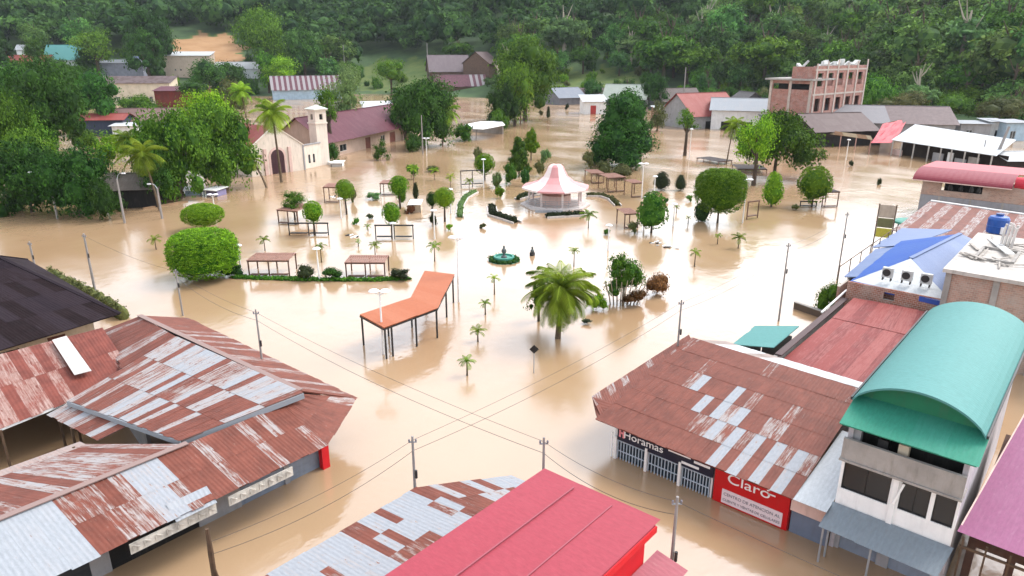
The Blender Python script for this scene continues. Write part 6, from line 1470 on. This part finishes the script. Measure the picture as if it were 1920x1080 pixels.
# ------------------------------------------------------------------ gazebo, planters, fountain
def gazebo():
    p = P(1041, 384); k = mpp(p); r = 64 * k; zt = ZV(p, 308); ze = ZV(p, 349)
    t = thing("gazebo", "pink and white tent roofed gazebo on a white stepped platform in the plaza", "gazebo", (p.x, p.y, 0), YAW)
    GP = M("gazebo_pink", (.62, .36, .36), .7, .1, .6, grime=.1); GW = M("gazebo_white", (.74, .66, .64), .7, .06, .6, grime=.1)
    prof = [(0, 1.0), (.16, .985), (.22, .90), (.27, .72), (.36, .46), (.55, .22), (.8, .08), (1.0, 0)]
    N = 16
    for par, nm, m in ((0, "white_roof_panels", GW), (1, "pink_roof_panels", GP)):
        mb = MB()
        for g in range(8):
            if g % 2 != par: continue
            for s in range(4):
                a0, a1 = 2 * math.pi * (g + s / 4 + .25) / 8, 2 * math.pi * (g + (s + 1) / 4 + .25) / 8
                sc0, sc1 = [1 - .05 * math.sin(math.pi * q / 4) for q in (s, s + 1)]
                for (q0, z0), (q1, z1) in zip(prof[:-1], prof[1:]):
                    f = lambda a, q, s_: (r * q * (s_ if q > .3 else 1) * math.cos(a), r * q * (s_ if q > .3 else 1) * math.sin(a))
                    Z = lambda z: ze + (zt - ze) * z
                    mb.quad([(*f(a0, q0, sc0), Z(z0)), (*f(a1, q0, sc1), Z(z0)), (*f(a1, q1, sc1), Z(z1)), (*f(a0, q1, sc0), Z(z1))] if q0 > 0 else [(0, 0, Z(z0)), (*f(a0, q1, sc0), Z(z1)), (*f(a1, q1, sc1), Z(z1))])
                for sgn in (1,):
                    pts = [(r * sc0 * math.cos(a0), r * sc0 * math.sin(a0)), (r * sc1 * math.cos(a1), r * sc1 * math.sin(a1))]
                    mb.quad([(*pts[0], ze), (*pts[1], ze), (*pts[1], ze - .25), (*pts[0], ze - .25)])
        mb.build(nm, m, t)
    for g in range(8):
        a = 2 * math.pi * (g + .25) / 8; mb = MB(); mb.lathe([(.16, -1.6), (.16, ze - .1)], 10, (r * .78 * math.cos(a), r * .78 * math.sin(a))); mb.build("column", GW, t)
    mb = MB(); mb.lathe([(r * 1.02, -1.6), (r * 1.02, .22), (r * .9, .22), (r * .9, .4), (0, .4)], 8); mb.build("platform", M("platform_pale", (.60, .56, .54), .8, .1, .8), t)
    mb = MB()
    for s in range(3): mb.box(-r * .62, r * .15, -r * .98 + s * .35 - .9, -r * .98 + s * .35 - .55, -1.6, -.05 + s * .15)
    mb.build("step", GREYW, t)
    mb = MB()
    for a0 in range(3, 14):
        if a0 in (7,): continue
        x0, y0 = r * .86 * math.cos(math.pi * a0 / 8), r * .86 * math.sin(math.pi * a0 / 8); x1, y1 = r * .86 * math.cos(math.pi * (a0 + 1) / 8), r * .86 * math.sin(math.pi * (a0 + 1) / 8)
        for z in (.75, 1.05, 1.35): mb.bar((x0, y0, z), (x1, y1, z), .06)
        mb.bar((x0, y0, .4), (x0, y0, 1.4), .07)
    mb.build("railing", GALV, t)
    mb = MB(); mb.lathe([(0, .4), (r * .45, .4), (r * .45, 1.7), (0, 1.7)], 12); mb.build("inner_wall", PINKW, t)
gazebo()
def hedge(label, pts, w, h, col='hedge', curb=True, seed=1, name="hedge", z0=0.0):
    P3 = [P(u, v) for u, v in pts]; o = P3[0]; t = thing(name, label, "hedge", o, 0)
    rs = np.random.RandomState(seed); lob = []
    for a, b in zip(P3[:-1], P3[1:]):
        n = max(2, int((b - a).length / (w * .55)))
        for i in range(n):
            c = a.lerp(b, i / n) - o; hh = h * rs.uniform(.75, 1.1); lob.append((c.x, c.y, z0 + hh * .35, w * .6, w * .6, hh * .75))
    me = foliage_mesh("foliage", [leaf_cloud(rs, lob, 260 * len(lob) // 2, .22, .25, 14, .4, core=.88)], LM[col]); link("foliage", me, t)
    if curb:
        mb = MB()
        for a, b in zip(P3[:-1], P3[1:]):
            d = (b - a).normalized(); nn = Vector((-d.y, d.x, 0)) * (w * .75)
            for s in (-1, 1): mb.bar(a - o + nn * s - d * .3 + Vector((0, 0, -.65)), b - o + nn * s + d * .3 + Vector((0, 0, -.65)), .16, 1.8)
        mb.build("kerb_wall", M("kerb_white", (.62, .58, .55), .85, .12, 1), t)
    return t
hedge("dark hedge in a white kerbed planter left of the gazebo", [(922, 390), (924, 404), (944, 410), (968, 418)], .9, .8, 'hedge', True, 1)
hedge("dark hedge along the front of the gazebo platform", [(1028, 408), (1060, 406), (1096, 404)], .7, .8, 'hedge', True, 2)
hedge("dark hedge at the rear left of the gazebo platform", [(972, 374), (990, 368), (1006, 366)], .7, .8, 'hedge', True, 3)
hedge("curved dark hedge running right from the gazebo", [(1104, 368), (1128, 368), (1146, 374), (1158, 386)], .7, .6, 'olive', True, 4)
hedge("curved grey hedge left of the gazebo along a white kerb", [(890, 362), (872, 372), (864, 386), (862, 408)], .7, .6, 'pale', True, 5)
hedge("low green planting along the front island edge of the plaza", [(444, 521), (500, 523), (560, 525), (640, 526), (700, 526), (770, 523)], .75, .30, 'mid', False, 6, "ground_planting")
hedge("low green strip of plants on top of the dark roofed house side", [(95, 524), (140, 548), (190, 574), (236, 600)], .9, 1.3, 'olive', False, 7)
def fountain():
    p = P(945, 488); t = thing("fountain_island", "round green planted island with teal basin in the plaza", "fountain", p)
    rs = np.random.RandomState(2); lob = [(1.35 * math.cos(a), 1.35 * math.sin(a), .1, .45, .45, .28) for a in np.linspace(0, 6.28, 16)[:-1]]
    link("foliage", foliage_mesh("foliage", [leaf_cloud(rs, lob, 2200, .16, .3, 14, .5, core=.9)], L_DARK), t)
    mb = MB(); mb.lathe([(1.75, -1.6), (1.75, .02), (1.2, .06), (1.15, .5), (.95, .5), (.95, .35), (0, .32)], 24); mb.build("basin", TEALM, t)
    mb = MB(); mb.lathe([(0, .3), (.35, .3), (.3, .5), (.12, .6), (.14, .8), (.3, 1.0), (.26, 1.25), (.1, 1.4), (.13, 1.55), (.07, 1.7), (0, 1.72)], 14); mb.build("statue", M("grey_stone", (.16, .18, .18), .7), t, smooth=True)
fountain()
def bust(label, u, v, vt):
    p = P(u, v); z = ZV(p, vt); t = thing("statue", label, "statue", p)
    mb = MB(); mb.box(-.22, .22, -.22, .22, -1.6, z * .35); mb.build("pedestal", M("dark_stone", (.05, .05, .055), .6), t)
    mb = MB(); mb.lathe([(0, z * .35), (.2, z * .36), (.24, z * .5), (.2, z * .62), (.08, z * .7), (.13, z * .82), (.1, z * .95), (0, z)], 12); mb.build("figure", M("grey_stone", (.16, .18, .18)), t, smooth=True)
bust("small dark bust on a drowned pedestal right of the fountain island", 998, 479, 462)

# ------------------------------------------------------------------ lamps, poles, wires, signs
def plaza_lamp(label, u, vb, vt, heads=1, white=True):
    p = P(u, vb); z = ZV(p, vt); t = thing("lamp_post", label, "lamp", p, YAW, "lamp posts in the plaza"); m = WHITEP if white else GALV
    mb = MB(); mb.tube([(0, 0, -1.6), (0, 0, .6), (0, 0, z)], [.11, .09, .055], 10); mb.build("pole", m, t, smooth=True)
    sp = [0] if heads == 1 else [-.42, .42]
    for s in sp:
        mb = MB(); mb.lathe([(0, z - .06), (.12, z - .02), (.38, z + .06), (.42, z + .1), (.30, z + .2), (0, z + .26)], 16, (s, 0)); mb.build("lamp_head", M("lamp_white", (.70, .70, .72), .4, .04, 1, grime=.1), t, smooth=True)
    if heads == 2:
        mb = MB(); mb.tube([(-.42, 0, z), (0, 0, z - .25), (.42, 0, z)], .04, 8); mb.build("arm", m, t)
LAMPS = [("white lamp post on the front hedge island", 599, 526, 468, 1), ("twin headed lamp post rising through the orange shelter", 719, 664, 548, 2), ("faint twin headed lamp post right of mid plaza", 860, 566, 447, 2),
 ("white lamp post before the dark upright bush in mid plaza", 815, 448, 396, 1), ("white lamp post beside the tall open dark frame", 907, 352, 300, 1), ("white lamp post in front of the egg shaped clipped tree", 1207, 432, 372, 1),
 ("tall white lamp post beside the big square clipped tree", 1392, 418, 338, 2), ("white lamp post at the right end of the cream school building", 800, 292, 260, 2), ("lamp post behind the bench group under the mango tree", 1203, 372, 308, 2),
 ("white lamp post before the market hall front", 1586, 300, 263, 1), ("lamp post beside the thin shaggy tree", 1292, 300, 243, 1), ("white lamp post at the open black frame under a ball tree", 738, 452, 420, 1), ("thin pale post standing left of the curved grey hedge", 845, 400, 356, 1), ("thin pale post right of the fountain bust in the open water", 1140, 470, 424, 1), ("thin pale post between the egg shaped tree and the round dark bush", 1262, 424, 384, 1), ("thin pale post behind the open black frame on the left", 640, 410, 374, 1), ("thin pale post at the left of the first front pergola", 452, 508, 462, 1), ("thin pale post before the conical dark bush", 1226, 372, 332, 1),
 ("white lamp post near the flat clipped disc tree", 403, 398, 366, 2)]
for l, u, vb, vt, h in LAMPS: plaza_lamp(l, u, vb, vt, h)
def street_lamp(label, u, vb, vt, du):
    p = P(u, vb); z = ZV(p, vt); k = mpp(p); t = thing("street_lamp", label, "street lamp", p, YAW, "curved street lamps on the left street")
    mb = MB(); mb.tube([(0, 0, -1.6), (0, 0, z * .5), (0, 0, z * .88)], [.17, .13, .10], 10); mb.build("pole", POLEC, t, smooth=True)
    mb = MB(); mb.tube([(0, 0, z * .87), (du * .25, 0, z * .96), (du * .6, 0, z), (du, 0, z)], [.06, .05, .045, .04], 8); mb.build("arm", GALV, t, smooth=True)
    mb = MB(); mb.box(du - .35 if du < 0 else du - .1, du + .1 if du < 0 else du + .35, -.13, .13, z - .08, z + .07); mb.build("lamp_head", M("lamp_white", (.70, .70, .72)), t)
street_lamp("curved street lamp before the dark grove, farthest left", 108, 410, 323, -2.3)
street_lamp("curved street lamp beside the thatched hut, middle of three", 234, 418, 325, .9)
street_lamp("thin street lamp at the left palm, rightmost of three", 304, 410, 345, -.9)
POLES = {}
def pole(key, label, base, zt, r=.085, arm=True, lean=(0, 0)):
    t = thing("utility_pole", label, "utility pole", base, 0, "concrete utility poles"); tp = Vector((lean[0], lean[1], zt))
    mb = MB(); mb.tube([(0, 0, -1.6), tp * .5, tp], [r, r * .85, r * .62], 10); mb.build("pole", POLEC, t, smooth=True)
    if arm:
        mb = MB(); mb.bar(tp + Vector((-.13, -.13, -.30)), tp + Vector((.13, .13, -.30)), .05); mb.build("crossarm", GALV, t)
        for s in (-.11, .11):
            mb = MB(); mb.lathe([(0, zt - .26), (.04, zt - .26), (.045, zt - .2), (.03, zt - .15), (0, zt - .13)], 8, (lean[0] + s, lean[1] + s)); mb.build("insulator", LETGREY, t)
        mb = MB(); mb.tube([(lean[0] * .6 + r + .06, lean[1] * .6, zt * .62), (lean[0] * .6 + r + .06, lean[1] * .6, zt * .62 + .4)], .06, 10); mb.build("junction_box", STEEL, t)
    POLES[key] = Vector(base) + tp
g2 = lambda u, v, z: tuple(P(u, v, z)[:2]) + (0,)
pole('A1', "utility pole at the crossing beside the patchy grey roof", g2(773, 818, 5.6), 5.6)
pole('A2', "utility pole behind the left edge of the rusty corner shop roof", g2(1278, 562, 6.5), 6.5)
pole('A3', "utility pole standing in the street left of the small teal roof", (-19.5, 57.4, 0), 7.0)
pole('A4', "utility pole standing in the street left of the blue roofed house", (-19.5, 73.1, 0), 7.0)
pole('B0', "utility pole behind the dark purple roof, farthest left of the street", tuple(P(74, 537)[:2]) + (0,), ZV(P(74, 537), 453), .12)
pole('B1', "utility pole rising beside the tip of the dark purple roof", tuple(P(180, 553)[:2]) + (0,), ZV(P(180, 553), 438), .13)
pole('B2', "utility pole left of the biggest dome bush reflection", tuple(P(343, 592)[:2]) + (0,), ZV(P(343, 592), 505), .09)
pole('B3', "utility pole behind the rusty wing roof in the middle of the left block", g2(479, 580, 6.6), 6.6)
pole('B4', "utility pole just behind the corner of the bright red roof", g2(1020, 820, 7), 7.0)
pole('B5', "utility pole at the right corner of the bright red roof", (-9.35, 19.6, 0), 7.1)
pole('F1', "pale pole beside the wide purple grey roofed house", tuple(ray_ground(803, 150)), 15 if False else ZV(ray_ground(803, 150), 80) - ray_ground(803, 150).z, .3, False)
pole('F2', "tall white pole in front of the dark brown roofed hut", tuple(P(1280, 205)[:2]) + (0,), ZV(P(1280, 205), 126), .28, False)
pole('F3', "pale double pole at the forest edge above the striped roof, left one", tuple(ray_ground(648, 150)), ZV(ray_ground(648, 150), 84) - ray_ground(648, 150).z, .35, False)
pole('F4', "thick leaning pole at the right end of the white market roof", tuple(P(1858, 318)[:2]) + (0,), ZV(P(1858, 318), 238), .35, False, (1.2, 2.0))
pole('F5', "thin pole at the corner of the cream school building", tuple(P(793, 290)[:2]) + (0,), ZV(P(793, 290), 216), .16, False)
pole('F6', "thin dark pole in front of the white market roof", tuple(P(1838, 312)[:2]) + (0,), ZV(P(1838, 312), 262), .14, False)
pole('F7', "bare pale pole left of the grey blue house on the slope", tuple(ray_ground(315, 120)), ZV(ray_ground(315, 120), 44) - ray_ground(315, 120).z, .35, False)
def frame_pole():
    tp = P(389, 1000, 5.2); t = thing("timber_pole_frame", "weathered timber pole on two splayed legs at the bottom left of the street", "pole", (tp.x, tp.y, 0))
    mb = MB(); mb.tube([(-.05, 0, 2.4), (0, 0, 4.4), (0, 0, 5.4)], [.10, .11, .07], 8); mb.build("pole_top", TIMBER, t, smooth=True)
    for a, b in (((-.18, -.1), 1), ((.35, .25), 2)):
        mb = MB(); mb.tube([(a[0] * 1.6, a[1] * 1.6, -1.6), (a[0], a[1], 1.5), (0, 0, 3.9)], [.055, .05, .045], 8); mb.build("leg", TIMBER, t, smooth=True)
    POLES['A0'] = Vector((tp.x, tp.y, 5.0))
frame_pole()
def wire(label, a, b, sag, r=.009):
    a, b = Vector(a), Vector(b); t = MB(); n = 24
    t.tube([a.lerp(b, i / n) - Vector((0, 0, sag * 4 * (i / n) * (1 - i / n))) for i in range(n + 1)], r, 5)
    o = t.build("power_line", M("wire_grey", (.10, .09, .09), .6, .1)); tag(o, label, "power line", "power lines over the streets")
up_ = Vector((0, 0, -.2)); dn = Vector((0, 0, -.75))
WR = [("A1", "A2", "from the crossing pole to the pole behind the rusty shop roof"), ("A2", "A3", "between the two poles along the right street beyond the rusty shop"), ("A3", "A4", "between the two free standing poles of the right street"),
      ("A0", "A1", "from the timber pole frame to the crossing pole"), ("B3", "B4", "across the flooded crossing to the pole behind the bright red roof"), ("B4", "B5", "along the street between the two poles at the bright red roof"), ("B2", "B3", "from the dome bush pole to the pole behind the rusty wing")]
for a, b, l in WR:
    wire("upper power line " + l, POLES[a] + up_, POLES[b] + up_, .35); wire("lower power line " + l, POLES[a] + dn, POLES[b] + dn, .5, .011)
wire("thin power line running left from the pole by the dark purple roof tip", POLES['B1'] + up_, POLES['B2'] + up_, .3)
wire("thin power line leaving the red roof corner pole towards the bottom right", POLES['B5'] + up_, Vector((6, 20.5, 6.8)), .3)
def diamond_sign():
    p = P(1001, 700); z = ZV(p, 655); t = thing("road_sign", "black diamond road sign seen from behind on a thin post in the water", "sign", p, YAW)
    mb = MB(); mb.tube([(0, .04, -1.6), (0, .04, z + .2)], .03, 8); mb.build("post", GALV, t)
    mb = MB(); s = .34; f = [(0, 0, z - s), (s, 0, z), (0, 0, z + s), (-s, 0, z)]; g = [(x, .02, q) for x, y, q in f]
    mb.quad(f); mb.quad(g[::-1])
    for i in range(4): mb.quad([f[i], g[i], g[(i + 1) % 4], f[(i + 1) % 4]])
    mb.build("sign_board", BLACKM, t)
diamond_sign()
def shop_totem():
    p = P(1655, 445, 1.2); t = thing("signboard", "tall narrow signboard with yellow panel above the low striped roof", "sign", (p.x, p.y, 0), .2)
    for s in (-.9, .9):
        mb = MB(); mb.box(s - .07, s + .07, -.07, .07, -1.6, 5.2); mb.build("post", TIMBER, t)
    for z0, z1, m, nm in ((3.6, 5.1, M("faded_board", (.48, .42, .36), .8), "upper_panel"), (2.4, 3.5, M("olive_board", (.22, .22, .12), .8), "middle_panel"), (1.2, 2.3, M("yellow_green_board", (.55, .52, .12), .7), "lower_panel")):
        mb = MB(); mb.box(-.82, .82, -.04, .04, z0, z1); mb.build(nm, m, t)
shop_totem()
def teal_cart():
    p = P(1707, 420, 2.2); t = thing("market_parasol", "flat teal awning at the street corner behind the tall signboard", "awning", (p.x, p.y, 0))
    mb = MB(); mb.lathe([(0, 2.9), (1.6, 2.65), (1.9, 2.55), (1.9, 2.3), (0, 2.3)], 10); mb.build("canopy_sheet", TEALM, t)
    for s in (-1, 1):
        mb = MB(); mb.box(s * 1.3 - .06, s * 1.3 + .06, -.06, .06, -1.6, 2.35); mb.build("post", STEEL, t)
teal_cart()
def low_wall():
    a, b = P(1489, 578), P(1543, 597); t = thing("low_wall", "low brown wall stub in the water left of the street edge bush", "wall", a)
    mb = MB(); mb.bar(a + Vector((0, 0, -.5)), b + Vector((0, 0, -.5)), .25, 2.2); mb.build("wall", M("brown_stub", (.17, .13, .10), .9), t, world=True)
    mb = MB(); mb.bar(a + Vector((0, 0, .63)), b + Vector((0, 0, .63)), .34, .07); mb.build("coping", CONC, t, world=True)
low_wall()
# white and blue things afloat or parked at the left street edge
def kiosk(label, u, v, w, h, m1, m2, name="kiosk", rz=0.0):
    p = P(u, v); k = mpp(p); L, z = w * k, ZV(p, v - h); t = thing(name, label, "kiosk", p, YAW + rz)
    mb = MB(); mb.box(-L / 2, L / 2, 0, 2.2, -1.6, z * .72); mb.build("counter", m1, t)
    mb = MB(); mb.slab([(-L * .6, -.6, z * .9), (L * .6, -.6, z * .9), (L * .6, 2.6, z), (-L * .6, 2.6, z)], .1); mb.build("roof", m2, t)
    for s in (-1, 1):
        mb = MB(); mb.box(s * L * .55 - .05, s * L * .55 + .05, -.5, -.4, -1.6, z * .88); mb.build("post", STEEL, t)
kiosk("white kiosk behind the rightmost left street lamp", 296, 372, 36, 22, WHITEP, WHITEP)
kiosk("low white kiosk left of the other white kiosk under the palm", 272, 384, 22, 10, WHITEW, WHITEP)
kiosk("white and blue stall under the dark tree, left one of two", 362, 366, 26, 12, BLUEW, WHITEP, rz=.3)
kiosk("white and blue stall under the dark tree, right one of two", 398, 368, 24, 14, M("violet_panel", (.30, .28, .42), .6), WHITEP, rz=-.3)
kiosk("small white kiosk between the plaza ball trees and the brownish bush", 778, 398, 20, 18, PLASTER, WHITEP)
kiosk("white stand at the bell tower foot", 632, 320 if False else 312, 18, 8, WHITEW, WHITEP)
def kerb_line():
    a, b = P(268, 392), P(352, 378); t = thing("quay_kerb", "pale wooden beam along the water edge before the kiosks", "kerb", a)
    mb = MB(); mb.bar(a + Vector((0, 0, .05)), b + Vector((0, 0, .05)), .3, .3); mb.build("beam", M("pale_beam", (.42, .30, .20), .85), t, world=True)
    mb = MB()
    for q in (.1, .5, .9): c = a.lerp(b, q); mb.tube([c + Vector((0, 0, -1.6)), c], .12, 8)
    mb.build("stake", TIMBER, t, world=True)
kerb_line()
# drifting debris
for i, (u, v, w, lb) in enumerate([(1250, 462, 2.4, "white drifting debris with black bits right of the many stemmed tree"), (1225, 455, 1.2, "small pale scrap of debris afloat left of the bigger white debris"), (655, 444, 1.8, "dark and white debris afloat between the two front rows of pergolas"), (625, 370, 1.6, "pale debris caught at the foot of the ball tree near the church side"), (700, 372, 2.2, "grey drifting heap left of the ball tree with the smaller bush")]):
    p = P(u, v); t = thing("floating_debris", lb, "debris", p, i * .7); rs = np.random.RandomState(50 + i)
    for q in range(6):
        mb = MB(); x, y = rs.uniform(-w, w) * .5, rs.uniform(-w, w) * .5; l = rs.uniform(.2, .6); mb.bar((x, y, .03), (x + l, y + rs.uniform(-.3, .3), .12), rs.uniform(.12, .35), .09)
        mb.build("plank" if q % 3 else "black_crate", WHITEP if q % 3 else BLACKM, t)

# ------------------------------------------------------------------ haze: damp air over the flooded valley
def make_haze():
    mb = MB(); mb.box(-1000, 560, -120, 1150, -4, 215)
    m = bpy.data.materials.new("damp_air"); m.use_nodes = True; n = m.node_tree.nodes; n.remove(n["Principled BSDF"])
    pv = n.new("ShaderNodeVolumePrincipled"); pv.inputs["Color"].default_value = (.86, .93, 1, 1); pv.inputs["Density"].default_value = .00006
    pv.inputs["Anisotropy"].default_value = .2
    m.node_tree.links.new(pv.outputs[0], n["Material Output"].inputs["Volume"])
    o = mb.build("haze", m); o["kind"] = "stuff"; o["label"] = "thin damp haze in the air over the flooded valley"; o["category"] = "haze"
make_haze()
